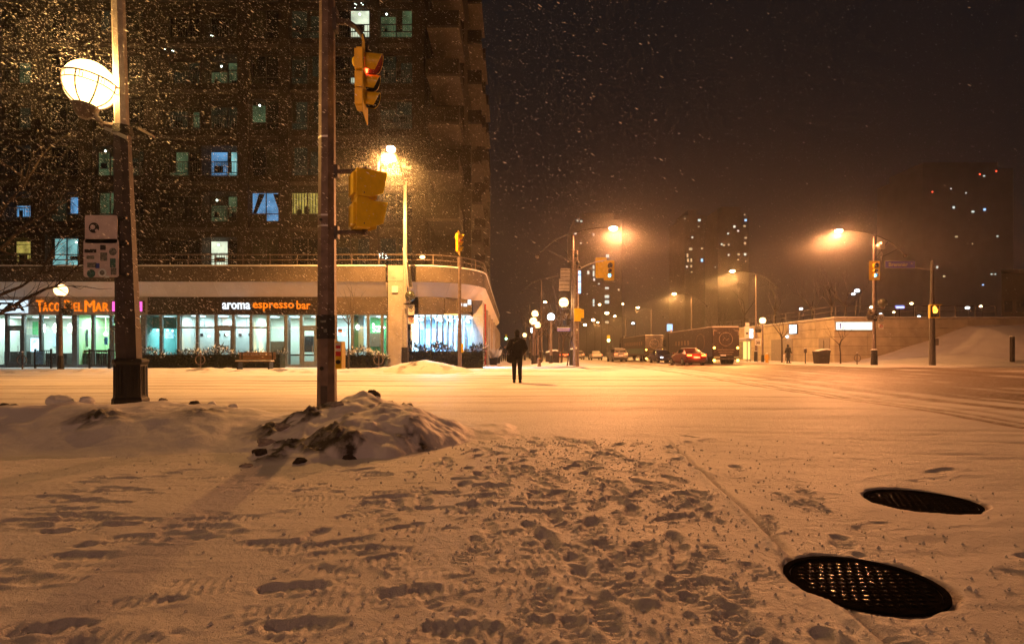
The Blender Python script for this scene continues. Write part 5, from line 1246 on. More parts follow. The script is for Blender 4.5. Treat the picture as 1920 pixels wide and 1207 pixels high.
# ================================================================== HEDGES AND TREES
def hedge(label, x0, x1, y0, y1, h, n, seed, snow=.3, spiky=1.0):
    t = thing('hedge', label, 'hedge', ((x0 + x1) / 2, (y0 + y1) / 2, .1)); rr = np.random.RandomState(seed)
    w, d = x1 - x0, y1 - y0
    core = MB().box(-w / 2 + .15, w / 2 - .15, -d / 2 + .15, d / 2 - .15, 0, h * .72).build('branches', 'leaf', t)
    f = MB(); s_ = MB()
    for k in range(n):
        x, y = rr.uniform(-w / 2, w / 2), rr.uniform(-d / 2, d / 2)
        top = h * (.82 + .28 * math.sin(x * 2.1 + seed) * math.sin(x * .9 + 1) + .12 * rr.rand())
        z = top * rr.rand() ** .55
        if abs(y) < d * .35 and z < top * .75: y = -d / 2 * (0.75 + .3 * rr.rand())
        a = rr.rand() * 6.28; up = rr.rand() * 1.4 - .3; l = (.10 + .14 * rr.rand()) * (1 + .6 * (z > top * .8) * spiky)
        dv = Vector((math.cos(a) * math.cos(up), math.sin(a) * math.cos(up), math.sin(up))) * l; p = Vector((x, y, z)); wv = Vector((-math.sin(a), math.cos(a), .3)) * .025
        (s_ if (z > top * .78 and rr.rand() < snow) else f).add([p, p + dv * .5 + wv, p + dv, p + dv * .5 - wv], [(0, 1, 2, 3)])
    stuff(f.build('foliage', 'leaf', t, fixn=False)); stuff(s_.build('snowy_leaves', 'snow', t, fixn=False))
hedge('long dark hedge dusted with snow before the espresso bar', ax(272, 34.6), ax(535, 34.6), 34.0, 35.1, 1.15, 5200, 1)
hedge('short snow-topped hedge between traffic pole and corner column', ax(638, 34.6), ax(727, 34.6), 34.0, 35.0, 1.12, 2400, 2, .5)
hedge('tall shaggy hedge rounding the corner shop window', ax(764, 34.6), ax(911, 34.6), 33.7, 35.0, 1.42, 4800, 3, .08, 1.5)

def grow(mb, p, d, l, r, depth, rr, up=.12, spread=.55, tips=None):
    if depth == 0 or r < .003: return
    n = 3; pts = [p]; rad = [r]; q = p.copy(); dd = d.copy()
    for k in range(n):
        dd = (dd + Vector((rr.gauss(0, .12), rr.gauss(0, .12), rr.gauss(0, .1) + up * .3))).normalized(); q = q + dd * l / n; pts.append(q.copy()); rad.append(r * (1 - .38 * (k + 1) / n))
    mb.tube(pts, rad, 5 if r > .02 else 4, cap=False)
    m = 2 if rr.random() < .55 else 3
    for k in range(m):
        ax_ = Vector((rr.gauss(0, 1), rr.gauss(0, 1), rr.gauss(0, .6))).normalized(); nd_ = (dd + ax_ * spread + Vector((0, 0, up))).normalized()
        st = pts[-1] if k < 2 else pts[2]
        grow(mb, st, nd_, l * (.62 + .25 * rr.random()), rad[-1] * (.85 if k == 0 else .62), depth - 1, rr, up, spread)
def tree(label, loc, h, seed, r=.09, depth=6, bole=.38, up=.2, spread=.55, group=None, name='bare_tree', lean_=(0, 0)):
    rr = random.Random(seed); t = thing(name, label, 'tree', loc, 0, group)
    tr = MB(); top = Vector((lean_[0] + rr.gauss(0, .08), lean_[1], h * bole)); tr.tube([(0, 0, -.1), (top.x * .4 + .03, top.y * .4, h * bole * .5), top], [r * 1.15, r * .9, r * .8], 8)
    tr.build('trunk', 'bark', t, True)
    cr = MB()
    for k in range(4):
        a = k * 1.57 + rr.random(); grow(cr, top - Vector((0, 0, .25 * k * h * .08)), Vector((math.cos(a) * .6, math.sin(a) * .6, .75 + .2 * rr.random())).normalized(), h * .20, r * .55, depth, rr, up, spread)
    cr.build('crown', 'bark', t, fixn=False)
    return t
tl = [(1002, 46, 5.0), (1015, 50, 6.2), (1046, 42, 6.6), (1052, 47, 5.5), (1027, 58, 6.5), (1010, 66, 6.8), (996, 76, 6.5), (1030, 72, 7)]
labs = ['small bare street tree behind the walking man on the footpath', 'bare street tree between the warm globe lamps', 'tall bare street tree left of the double corner pole', 'forked bare street tree behind the street name sign', 'bare street tree behind the footpath litter bin', 'bare street tree near the white globe lamp', 'slim bare tree farthest down the footpath', 'bare tree near the road edge of the footpath']
for q, (px_, Y, h_) in enumerate(tl): tree(labs[q], (ax(px_, Y), Y, .1), h_, 300 + q, .085, 5, .42)
tree('crooked thin bare sapling leaning beside the double pole', (ax(1063, 38.4), 38.4, .12), 3.2, 331, .05, 3, .6, lean_=(.25, 0))
tree('slim bare tree before the yellow-lit wall doors', (ax(1466, 56), 56, .1), 6.0, 340, .08, 5, .45)
tree('young bare tree before the long white sign', (ax(1576, 50), 50, .1), 4.6, 341, .06, 5, .38)
tree('thin bare sapling in front of the espresso bar hedge', (ax(653, 32.2), 32.2, .1), 5.0, 345, .05, 4, .55)
labs = ['dark bare tree on the terrace left of the group above the wall', 'second dark bare tree on the terrace above the wall', 'third dark bare tree above the retaining wall', 'dark bare tree above the wall nearest the go signal', 'tall dark bare tree far behind the lorry', 'dark bare tree behind the bus shelter']
for q, (x, y, h_) in enumerate([(36, 78, 9), (39, 74, 8.5), (41, 70, 9), (37, 66, 7.5), (35, 96, 10), (36, 88, 10)]): tree(labs[q], (x, y, 4.4 if y < 95 else 0), h_, 360 + q, .14, 6, .3)
MBt = MB().box(33.65, 95, 58.95, 130, 4.1, 4.38); tr_ = MBt.build('terrace', 'snow', None); struct(tr_)
# the tree whose twigs hang in from the left
nt0 = Vector((ax(-190, 9.2), 9.2, 0))
ft = thing('bare_tree', 'bare tree reaching dark twigs in front of the taco shop', 'tree', nt0)
MB().tube([(0, 0, -.1), (.05, 0, 1.4), (.02, .05, 3.2), (-.05, 0, 5.2)], [.11, .095, .08, .05], 8).build('trunk', 'bark', ft, True)
cr = MB(); rr = random.Random(77)
brs = [[(-190, 640), (-90, 612), (0, 588), (42, 563), (85, 542), (105, 537), (132, 512), (156, 488), (172, 462)], [(0, 588), (30, 577), (60, 573), (95, 576)], [(85, 542), (120, 536), (160, 537)], [(-190, 600), (-60, 565), (0, 553), (40, 537), (74, 513), (110, 506), (150, 510)],
       [(-190, 540), (-60, 490), (0, 468), (30, 440), (50, 420), (76, 408), (112, 384), (140, 372)], [(-190, 470), (-50, 425), (0, 405), (13, 381), (43, 351), (66, 312), (80, 290)], [(0, 468), (40, 486), (80, 497), (110, 500)], [(-190, 430), (-60, 350), (-10, 300), (16, 312), (40, 330)], [(13, 381), (60, 358), (90, 340)], [(76, 513), (98, 470), (125, 440)]]
for bq, b_ in enumerate(brs):
    pts = [at(a, c, 9.2 + .25 * math.sin(k * 1.3 + bq)) - nt0 for k, (a, c) in enumerate(b_)]
    if b_[0][0] < -100: pts[0] = Vector((0, 0, pts[0].z))
    r0 = .034 if b_[0][0] < -100 else .014
    rad = [max(.0045, r0 * (1 - .85 * k / (len(pts) - 1))) for k in range(len(pts))]
    cr.tube(pts, rad, 6, cap=False)
    for k in range(2 if len(pts) > 5 else 1, len(pts)):
        for _ in range(3):
            d = (pts[k] - pts[k - 1]).normalized(); t_ = rr.random(); p0 = pts[k - 1].lerp(pts[k], t_)
            grow(cr, p0, (d + Vector((rr.gauss(0, .5), rr.gauss(0, .4), rr.gauss(0, .5)))).normalized(), .22 + .2 * rr.random(), .0065, 3, rr, .1, .5)
cr.build('crown', 'bark', ft, fixn=False)

# ================================================================== PEOPLE
def solid(mb, vox, name, mt, parent, smooth_it=2):
    """melts overlapping volumes into one continuous skin"""
    o = bpy.data.objects.new('tmp', mb.mesh('tmp')); COL.objects.link(o)
    m = o.modifiers.new('r', 'REMESH'); m.mode = 'VOXEL'; m.voxel_size = vox
    if smooth_it: s = o.modifiers.new('s', 'SMOOTH'); s.factor = .5; s.iterations = smooth_it
    me = bpy.data.meshes.new_from_object(o.evaluated_get(bpy.context.evaluated_depsgraph_get()))
    bpy.data.objects.remove(o); me.materials.clear(); me.name = name
    return link(name, me, mt, parent, 'all')
def limb(mb, pts, rad, n=10):
    mb.tube(pts, rad, n)
    for p, r in zip(pts, rad): mb.sph(p, r, n, 7)
def person(label, loc, rz, stride=.0, arms='pockets', hooded=False, vox=.016, hatm='coat', scale=1.0, long_coat=0.0):
    t = thing('person', label, 'person', loc, rz)
    fl = (-.095, stride * .5, 0); fr = (.10, -stride * .5, 0)
    b = MB()
    b.sph((0, .01, 1.645), (.078, .098, .115), 14, 10); b.sph((0, .105, 1.635), (.016, .022, .022), 8, 6)
    for s in (-1, 1): b.sph((s * .08, .0, 1.64), (.012, .02, .032), 8, 6)
    b.tube([(0, -.01, 1.42), (0, .0, 1.58)], [.06, .056], 10)
    limb(b, [(0, 0, .95), (0, .01, 1.2), (0, .0, 1.36)], [.11, .10, .095])
    hands = []
    for s, ft_ in ((-1, fl), (1, fr)):
        limb(b, [(s * .09, 0, .93), (s * .095, ft_[1] * .5 + .02, .50), (ft_[0], ft_[1], .09)], [.085, .06, .042])
        limb(b, [(ft_[0], ft_[1] - .03, .05), (ft_[0], ft_[1] + .15, .04)], [.045, .038])
        if arms == 'pockets': ch = [(s * .185, -.01, 1.40), (s * .27, -.06, 1.13), (s * .175, .13, .985)]
        else: ch = [(s * .19, 0, 1.40), (s * .27, -.04, 1.14), (s * .30, s * .10, .92)]
        limb(b, ch, [.05, .040, .032])
        d = (Vector(ch[2]) - Vector(ch[1])).normalized(); w0 = Vector(ch[2]) + d * .05
        b.sph(w0, (.034, .042, .045), 8, 6); side = d.cross(Vector((s, 0, 0))).normalized()
        for k, L in enumerate((.072, .082, .078, .062)):
            f0 = w0 + side * (-.03 + .02 * k) + d * .03; limb(b, [f0, f0 + d * L * .55 - Vector((s * .008, 0, 0)), f0 + d * L - Vector((s * .022, 0, 0))], [.009, .0085, .007], 6)
        th0 = w0 + side * -.03 - d * .01; limb(b, [th0, th0 + side * -.03 + d * .03], [.011, .009], 6)
    body = solid(b, .011, 'body', 'skin', t, 1)
    c = MB()
    hem = .80 - long_coat
    limb(c, [(0, 0, hem + .04), (0, 0, 1.0)], [.185, .175]); c.tube([(0, 0, hem), (0, 0, hem + .2)], [.19, .19], 12)
    c.sph((0, -.005, 1.16), (.205, .145, .30), 14, 10); c.sph((0, -.01, 1.33), (.225, .13, .16), 14, 10)
    limb(c, [(-.17, -.01, 1.395), (0, -.01, 1.44), (.17, -.01, 1.395)], [.078, .085, .078])
    for s in (-1, 1):
        ch = [(s * .195, -.01, 1.385), (s * .285, -.06, 1.14), (s * .20, .10, 1.0)] if arms == 'pockets' else [(s * .20, 0, 1.385), (s * .28, -.04, 1.14), (s * .30, s * .085, .97)]
        limb(c, ch, [.088, .075, .062])
        if arms == 'pockets': c.sph((s * .16, .13, .97), (.08, .06, .09), 10, 7)
    c.tube([(0, -.005, 1.42), (0, .0, 1.54)], [.10, .082], 12)
    ys_ = lambda p: (p[0] * 1.03, p[1] * .95, p[2]); c.v = [ys_(p) for p in c.v]
    solid(c, vox, 'coat', 'coat', t)
    for s, ft_ in ((-1, fl), (1, fr)):
        tr = MB(); limb(tr, [(s * .09, 0, .90), (s * .095, ft_[1] * .5 + .02, .50), (ft_[0], ft_[1], .14)], [.105, .078, .062]); tr.tube([(ft_[0], ft_[1], .10), (ft_[0], ft_[1], .2)], [.066, .064], 10)
        solid(tr, vox, 'trouser_leg', 'cloth_dark', t)
        sh_ = MB(); limb(sh_, [(ft_[0], ft_[1] - .05, .05), (ft_[0], ft_[1] + .08, .045), (ft_[0] + s * .01, ft_[1] + .19, .035)], [.05, .047, .038]); sh_.box(ft_[0] - .045, ft_[0] + .045, ft_[1] - .09, ft_[1] + .2, 0, .025); sh_.tube([(ft_[0], ft_[1] - .01, .05), (ft_[0], ft_[1], .15)], .052, 10)
        solid(sh_, .011, 'shoe', 'black_paint', t)
    hb = MB().sph((0, -.012, 1.675), (.093, .112, .105), 14, 10)
    if hooded: hb.sph((0, -.03, 1.60), (.105, .115, .14), 14, 10)
    else: hb.sph((0, -.045, 1.60), (.086, .078, .075), 12, 8)
    solid(hb, .011, 'knit_cap' if not hooded else 'hood', hatm, t)
    t.scale = (scale,) * 3
    return t
PM = (ax(969.5, 19.1), 19.1, groundz(0.17, 19.1))
person('person in black coat seen from behind, waiting at the kerb with hands in pockets', PM, R(3), .05)
bg_ = thing('shoulder_bag', 'black shoulder bag slung at the hip of the person', 'bag', (PM[0] - .20, PM[1] - .16, PM[2] + .66))
bm_ = MB(); bm_.sph((0, 0, .14), (.17, .09, .15), 14, 9); bm_.box(-.15, .15, -.07, .07, .04, .22)
solid(bm_, .014, 'pouch', 'cloth_dark', bg_, 4)
MB().tube([(-.14, 0, .2), (-.06, -.04, .45), (.15, -.02, .70), (.30, -.02, .80), (.37, .10, .84)], .016, 6).build('strap', 'cloth_dark', bg_, True)
MB().box(-.11, .11, -.10, -.088, .08, .2).build('flap', 'coat', bg_); 
person('person in long dark coat walking along the yellow-lit wall', (ax(1478, 52), 52, .13), R(-75), .42, 'swing', True, .02, 'coat', .98, .25)
person('far pedestrian on the footpath beside the wall, left of another walker', (ax(939, 62), 62, .13), R(0), .3, 'swing', False, .03)
person('far pedestrian on the footpath, next to the walker by the wall', (ax(946, 68), 68, .13), R(180), .3, 'swing', True, .03)

# ================================================================== VEHICLES
def car(label, loc, rz, paint, tall=0.0, tail='tail', L=4.7, W=1.82, lamp=0.0, wagon=False, name='car'):
    t = thing(name, label, 'car', loc, rz)                       # rear bumper at y = 0, nose towards +y
    hz = 1.46 + tall
    st = [(0.0, .74, .42, .86), (.06, .84, .30, .98), (.35, .90, .24, 1.02 + tall * .6), (1.0, .91, .22, 1.0 + tall * .6), (2.2, .91, .20, .98 + tall * .6), (3.3, .90, .22, .95 + tall * .5), (4.1, .86, .24, .84 + tall * .4), (4.55, .76, .28, .70 + tall * .3), (4.7, .62, .36, .58 + tall * .2)]
    k_ = L / 4.7; kw = W / 1.82
    vs = []; fs = []; n = 12
    for y, w, zb, zt in st:
        y *= k_; w *= kw; m = (zb + zt) / 2
        ring = [(-w * .86, zb), (-w * .97, zb + .12), (-w, m), (-w * .985, zt - .10), (-w * .90, zt - .02), (-w * .6, zt + .015), (w * .6, zt + .015), (w * .90, zt - .02), (w * .985, zt - .10), (w, m), (w * .97, zb + .12), (w * .86, zb)]
        vs += [(x, y, z) for x, z in ring]
    for i in range(len(st) - 1):
        for e in range(n): fs.append((i * n + e, i * n + (e + 1) % n, (i + 1) * n + (e + 1) % n, (i + 1) * n + e))
    fs += [tuple(range(n)), tuple(range((len(st) - 1) * n, len(st) * n))[::-1]]
    bo = MB().add(vs, fs).build('body', paint, t, True)
    # cabin
    if wagon: cs = [(.18, .62, 1.0), (.42, .66, hz - .06), (1.0, .68, hz), (2.3, .68, hz), (2.7, .65, hz - .08), (3.45, .70, .96)]
    else: cs = [(.55, .66, 1.0), (1.25, .62, hz - .10), (1.7, .62, hz), (2.3, .62, hz), (2.65, .60, hz - .08), (3.45, .70, .96)]
    zb = .97 + tall * .6; vs = []; fs = []
    for y, w, z in cs:
        z = max(z + (0 if z > 1.2 else tall * .6), zb + .01); wb = .80 * kw; w *= kw
        vs += [(-wb, y * k_, zb - .03), (-w - .02, y * k_, z - .05 if z > zb + .1 else z), (-w * .75, y * k_, z), (w * .75, y * k_, z), (w + .02, y * k_, z - .05 if z > zb + .1 else z), (wb, y * k_, zb - .03)]
    n = 6
    for i in range(len(cs) - 1):
        for e in range(n): fs.append((i * n + e, i * n + (e + 1) % n, (i + 1) * n + (e + 1) % n, (i + 1) * n + e))
    fs += [tuple(range(n)), tuple(range((len(cs) - 1) * n, len(cs) * n))[::-1]]
    cb = MB().add(vs, fs).build('cabin', paint, t, True)
    def quadlift(name, a, pts, m_='car_glass', par=cb):
        nrm = (Vector(pts[1]) - Vector(pts[0])).cross(Vector(pts[2]) - Vector(pts[0])).normalized() * a
        return MB().add([Vector(p) + nrm for p in pts] + [Vector(p) - nrm * .2 for p in pts], [(0, 1, 2, 3), (7, 6, 5, 4), (0, 4, 5, 1), (1, 5, 6, 2), (2, 6, 7, 3), (3, 7, 4, 0)]).build(name, m_, par)
    V = lambda i, e: Vector(vs[i * 6 + e])
    quadlift('rear_window', .012, [V(0, 1).lerp(V(1, 1), .15) + Vector((.06, 0, 0)), V(0, 4).lerp(V(1, 4), .15) - Vector((.06, 0, 0)), V(0, 4).lerp(V(1, 4), .95) - Vector((.08, 0, 0)), V(0, 1).lerp(V(1, 1), .95) + Vector((.08, 0, 0))])
    quadlift('windscreen', .012, [V(5, 4).lerp(V(4, 4), .1), V(5, 1).lerp(V(4, 1), .1), V(5, 1).lerp(V(4, 1), .9), V(5, 4).lerp(V(4, 4), .9)])
    for (b_, tp_) in ((0, 1), (5, 4)):
        for i0, i1, f0, f1 in ((1, 2, .0, .95), (2, 3, .05, .95), (3, 4, .05, .8)):
            p = [V(i0, b_).lerp(V(i1, b_), f0) * .78 + V(i0, tp_).lerp(V(i1, tp_), f0) * .22, V(i0, b_).lerp(V(i1, b_), f1) * .78 + V(i0, tp_).lerp(V(i1, tp_), f1) * .22,
                 V(i0, b_).lerp(V(i1, b_), f1) * .10 + V(i0, tp_).lerp(V(i1, tp_), f1) * .90, V(i0, b_).lerp(V(i1, b_), f0) * .10 + V(i0, tp_).lerp(V(i1, tp_), f0) * .90]
            if b_ == 0: p = p[::-1]
            quadlift('side_window', .012, p)
    rz_ = max(c[2] for c in cs)
    MB().box(-.5 * kw, .5 * kw, 1.35 * k_, 2.4 * k_, rz_ + .002, rz_ + .035).build('roof_snow', 'snow', t)
    for y in (.95 * k_, 3.85 * k_):
        for s in (-1, 1):
            wh = MB().tube([(s * (W / 2 - .2), y, .33), (s * (W / 2 + .012), y, .33)], .33, 18).build('tyre', 'tyre', t)
            MB().tube([(s * (W / 2 - .02), y, .33), (s * (W / 2 + .022), y, .33)], .21, 12).build('rim', 'rim', wh)
    for s in (-1, 1):
        MB().box(s * .40 * kw, s * .80 * kw, -.015, .07, .78 + tall * .5, .93 + tall * .5).build('tail_light', tail, t)
        MB().box(s * .48 * kw, s * .70 * kw, 4.52 * k_, 4.72 * k_, .55, .66).build('headlight', 'head_lamp' if lamp else 'rim', t)
        MB().sph((s * (W / 2 + .06), 3.0 * k_, 1.02 + tall * .5), (.09, .05, .07), 8, 6).build('mirror', paint, t, True)
    MB().box(-.26, .26, -.03, -.002, .62 + tall * .4, .75 + tall * .4).build('number_plate', 'plate', t)
    MB().box(-.86 * kw, .86 * kw, -.05, .05, .34, .50).build('bumper', 'tyre', t)
    if tail == 'tail': point('brake_light', t, (0, -.35, .8), (1, .08, .02), 90, .3)
    return t
car('red sedan braking with glowing tail lights beside the lorry', (15.35, 47.3, .01), R(2), 'car_red')
car('grey estate car with snowy roof driving ahead of the lorries', (13.6, 71, .01), R(1), 'car_grey', .22, 'tail_dim', 4.8, 1.9, wagon=True)
car('white car farther ahead down the road', (13.8, 92, .01), 0, 'car_white', 0, 'tail_dim')
car('dark grey car far down the road beside the white car', (11.9, 100, .01), 0, 'car_grey', .1, 'tail_dim', wagon=True)
bc = car('dark blue car half hidden behind the red sedan', (16.6, 65.5, .01), R(180), 'car_blue', 0, 'tail_dim', lamp=1)
for q, (px_, Y) in enumerate(((1050, 150), (1056, 165), (1060, 140))): car('tiny far car with red tail lights down the road', (ax(px_, Y), Y, .01), 0, 'car_grey', .1, 'tail', group=None) if False else car('tiny far car with red tail lights down the road', (ax(px_, Y), Y, .01), 0, 'car_grey', .1, 'tail')
for o in COL.objects:
    if o.get('label') == 'tiny far car with red tail lights down the road': o['group'] = 'far cars with red tail lights'

def lorry(label, loc, L, paint, side_mark, name='lorry', W=2.5, H_=3.45):
    t = thing(name, label, 'lorry', loc)
    zb = 1.0
    bx_ = MB().box(-W / 2, W / 2, 0, L, zb - .25, H_).build('trailer_box', paint, t)
    MB().box(-W / 2 - .02, W / 2 + .02, -.02, L + .02, H_ + .001, H_ + .06).build('roof_edge', 'trailer_mark', t); MB().box(-W / 2 + .05, W / 2 - .05, .05, L - .05, H_ + .061, H_ + .10).build('roof_snow', 'snow', t)
    for s in (-1, 1):
        d = MB().box(s * .02, s * (W / 2 - .06), -.05, -.002, zb - .1, H_ - .12).build('rear_door', paint, t)
        MB().tube([(s * .3, -.08, zb), (s * .3, -.08, H_ - .2)], .02, 6).build('lock_rod', 'pole_dark', d)
        for zz in (zb + .55, zb - .62): MB().tube([(s * (W / 2 - .16), -.07, zz), (s * (W / 2 - .16), -.11, zz)], .12 if zz < 1 else .10, 12).build('rear_lamp', 'marker', t)
        MB().box(s * (W / 2 - .45), s * (W / 2 - .08), -.075, -.055, H_ - .32, H_ - .27).build('corner_mark', 'trailer_mark', t); MB().box(s * (W / 2 - .13), s * (W / 2 - .08), -.076, -.056, H_ - .75, H_ - .325).build('corner_mark', 'trailer_mark', t)
        for y in (1.6, 2.9): 
            w = MB().tube([(s * (W / 2 - .55), y, .5), (s * (W / 2 - .03), y, .5)], .5, 18).build('wheel', 'tyre', t); MB().tube([(s * (W / 2 - .1), y, .5), (s * (W / 2 - .015), y, .5)], .24, 12).build('hub', 'rim', w)
        w = MB().tube([(s * (W / 2 - .4), L + 1.8, .5), (s * (W / 2 - .05), L + 1.8, .5)], .5, 18).build('wheel', 'tyre', t)
    rg = MB().tube([(.62 * math.cos(2 * math.pi * k / 28), -.06, 2.35 + .62 * math.sin(2 * math.pi * k / 28)) for k in range(29)], .022, 4, cap=False); rg.build('round_emblem', 'trailer_mark', t)
    MB().tube([(-.3, -.06, 2.2), (-.1, -.06, 2.5), (.05, -.06, 2.25), (.3, -.06, 2.45)], .022, 4).build('emblem_stroke', 'trailer_mark', t)
    for k in range(3): MB().box(-.8 + .1 * k, .8 - .1 * k, -.062, -.054, 1.35 - .22 * k, 1.40 - .22 * k).build('lettering_line', 'trailer_mark', t)
    MB().box(-.5, .0, -.08, -.056, .78, .92).build('number_plate', 'plate', t); MB().box(-W / 2 + .1, W / 2 - .1, -.02, .15, .45, .6).build('bumper_bar', 'pole_dark', t)
    if side_mark == 'ring':
        MB().tube([(-W / 2 - .01, 3.4 + 1.3 * math.cos(2 * math.pi * k / 28), 2.1 + .85 * math.sin(2 * math.pi * k / 28)) for k in range(29)], .02, 4, cap=False).build('side_emblem', 'trailer_mark', t)
        for k in range(5): MB().box(-W / 2 - .012, -W / 2 - .002, 7 + k * 1.1, 7.5 + k * 1.1, 1.9, 2.4).build('side_lettering', 'trailer_mark', t)
    else:
        MB().box(-W / 2 - .012, -W / 2 - .002, .6, L - 1, 1.0, 1.75).build('side_light_paint', 'trailer_teal_light', t)  # teal paint stands in for green light on the trailer side
        for k in range(9): MB().box(-W / 2 - .014, -W / 2 - .003, 1.5 + k * 1.4, 2.3 + k * 1.4, 2.2, 2.7).build('side_lettering', 'trailer_mark', t)
    cb = MB().prism([(L + .5, .6), (L + 3.0, .6), (L + 3.0, 1.8), (L + 2.7, 2.9), (L + 1.6, 3.6), (L + .6, 3.75), (L + .5, 3.4)], -1.2, 1.2, axis='x').build('cab', paint, t)
    MB().box(-1.22, -1.2, L + 1.7, L + 2.6, 1.9, 2.7).build('cab_window', 'car_glass', t); MB().tube([(-.9, L + .35, 1), (-.9, L + .35, 3.9)], .09, 8).build('exhaust_stack', 'steel', t)
    MB().box(-.5, .5, L - .1, L + .6, .6, .8).build('chassis', 'pole_dark', t)
    return t
lorry('dark lorry with round emblem and amber lamps waiting beside the shelter', (19.9, 53, 0), 14.6, 'trailer', 'ring')
lorry('second dark lorry with teal light painted on its side ahead of the first', (19.0, 76, 0), 15.5, 'trailer', 'stripe')
wb = thing('roof_sign', 'small bright white-blue box sign high above the lorry', 'sign', at(1256, 614, 74)); MB().box(-.35, .35, 0, .15, -.45, .45).build('lit_face', 'far_blue', wb); MB().box(-.1, .1, .15, .3, -4.2, .3).build('post', 'pole_steel', wb)

# ================================================================== FAR TOWERS AND LIGHTS
def tower(label, Y, px0, px1, ptop, lights, dep=30, wm='far_wall'):
    x0, x1 = ax(px0, Y), ax(px1, Y); zt = az(ptop, Y)
    t = thing('tower_block', label, 'tower', ((x0 + x1) / 2, Y, 0)); O = t.location.copy()
    MB().box(x0, x1, Y, Y + dep, 0, zt).build('wall', wm, t, off=O); MB().box(x0 + 3, x1 - 3, Y + 4, Y + dep - 4, zt, zt + 4).build('roof', wm, t, off=O)
    k = Y / F
    for px_, py_, m_, w_, h_ in lights:
        p = at(px_, py_, Y); f = MB().box(p.x - w_ * k / 2, p.x + w_ * k / 2, Y - .15, Y - .02, p.z - h_ * k / 2, p.z + h_ * k / 2).build('window', m_, t, off=O)
A_, B_, C_ = 'far_white', 'far_warm', 'far_blue'
tower('left far tower with columns of pale lit windows behind the go signal', 260, 1076, 1166, 412,
      [(1083, 414, A_, 3, 3), (1090, 415, A_, 4, 3), (1079, 438, A_, 4, 3), (1113, 440, A_, 3, 5), (1112, 418, B_, 2, 2), (1089, 456, A_, 3, 2), (1101, 455, B_, 2, 2), (1139, 480, A_, 6, 6), (1113, 501, A_, 3, 6), (1103, 511, A_, 4, 6), (1113, 513, A_, 3, 10), (1114, 524, A_, 3, 5), (1123, 532, A_, 3, 2), (1138, 540, A_, 7, 3), (1160, 543, B_, 3, 4), (1101, 551, A_, 2, 2), (1138, 556, A_, 8, 5), (1113, 565, A_, 3, 8), (1138, 566, A_, 8, 6), (1113, 572, A_, 3, 4), (1127, 572, B_, 4, 2), (1138, 604, B_, 7, 4), (1177, 530, B_, 2, 2)])
tower('middle far tower, twin blocks with scattered pale windows', 300, 1284, 1322, 404,
      [(1284, 410, B_, 4, 2), (1311, 413, A_, 5, 4), (1310, 425, B_, 3, 2), (1298, 445, A_, 3, 3), (1295, 467, B_, 6, 4), (1289, 479, B_, 3, 6), (1290, 488, B_, 3, 6), (1296, 488, B_, 3, 6), (1288, 500, A_, 3, 3), (1296, 499, B_, 3, 4), (1316, 488, C_, 4, 6), (1316, 466, B_, 3, 3), (1297, 510, B_, 3, 2)])
tower('right far tower of the middle pair, taller and narrower', 310, 1346, 1404, 398,
      [(1396, 403, B_, 3, 2), (1398, 413, C_, 4, 4), (1396, 424, B_, 4, 3), (1377, 425, A_, 4, 4), (1384, 433, A_, 3, 3), (1365, 438, A_, 3, 3), (1353, 458, A_, 3, 3), (1357, 460, B_, 4, 3), (1366, 459, B_, 3, 3), (1398, 446, B_, 4, 3), (1397, 456, B_, 3, 4), (1385, 477, B_, 4, 3), (1397, 477, A_, 4, 4), (1366, 478, A_, 3, 3), (1384, 487, B_, 3, 2), (1398, 490, B_, 2, 2), (1341, 501, A_, 2, 2), (1366, 510, B_, 2, 2)])
tower('tall dark tower above the hill with few blue-white lights', 240, 1730, 1900, 316,
      [(1748, 360, 'far_red', 2, 2), (1783, 354, A_, 2, 2), (1811, 362, A_, 2, 2), (1788, 389, A_, 4, 4), (1824, 397, A_, 5, 3), (1846, 393, C_, 4, 4), (1837, 327, 'far_red', 2, 2), (1868, 321, 'far_red', 2, 2), (1845, 330, A_, 3, 2), (1870, 443, A_, 3, 2), (1793, 444, B_, 5, 2), (1757, 501, A_, 3, 4), (1770, 518, B_, 4, 3), (1859, 514, A_, 3, 2), (1866, 514, A_, 2, 2), (1843, 534, C_, 3, 2), (1823, 457, B_, 2, 2)], wm='far_pale')
db = thing('dark_building', 'dark stepped building at the edge above the hill', 'building', (ax(1900, 75), 75, 4))
MB().prism([(ax(1878, 75) - ax(1900, 75), 0), (14, 0), (17, 14), (ax(1878, 75) - ax(1900, 75) + 14.5, 14)], 0, az(512, 75) - 4, axis='z').build('wall', 'tower_wall', db); MB().prism([(ax(1873, 75) - ax(1900, 75), -.3), (14.3, -.3), (17.3, 14), (ax(1873, 75) - ax(1900, 75) + 14.5, 14)], az(512, 75) - 3.998, az(506, 75) - 4, axis='z').build('roof', 'tower_wall', db)
for k in range(3): MB().box(-1.2 + 1.6 * k, -.2 + 1.6 * k, -.1, -.02, 2.5, 4.0).build('window', 'win_dark', db)
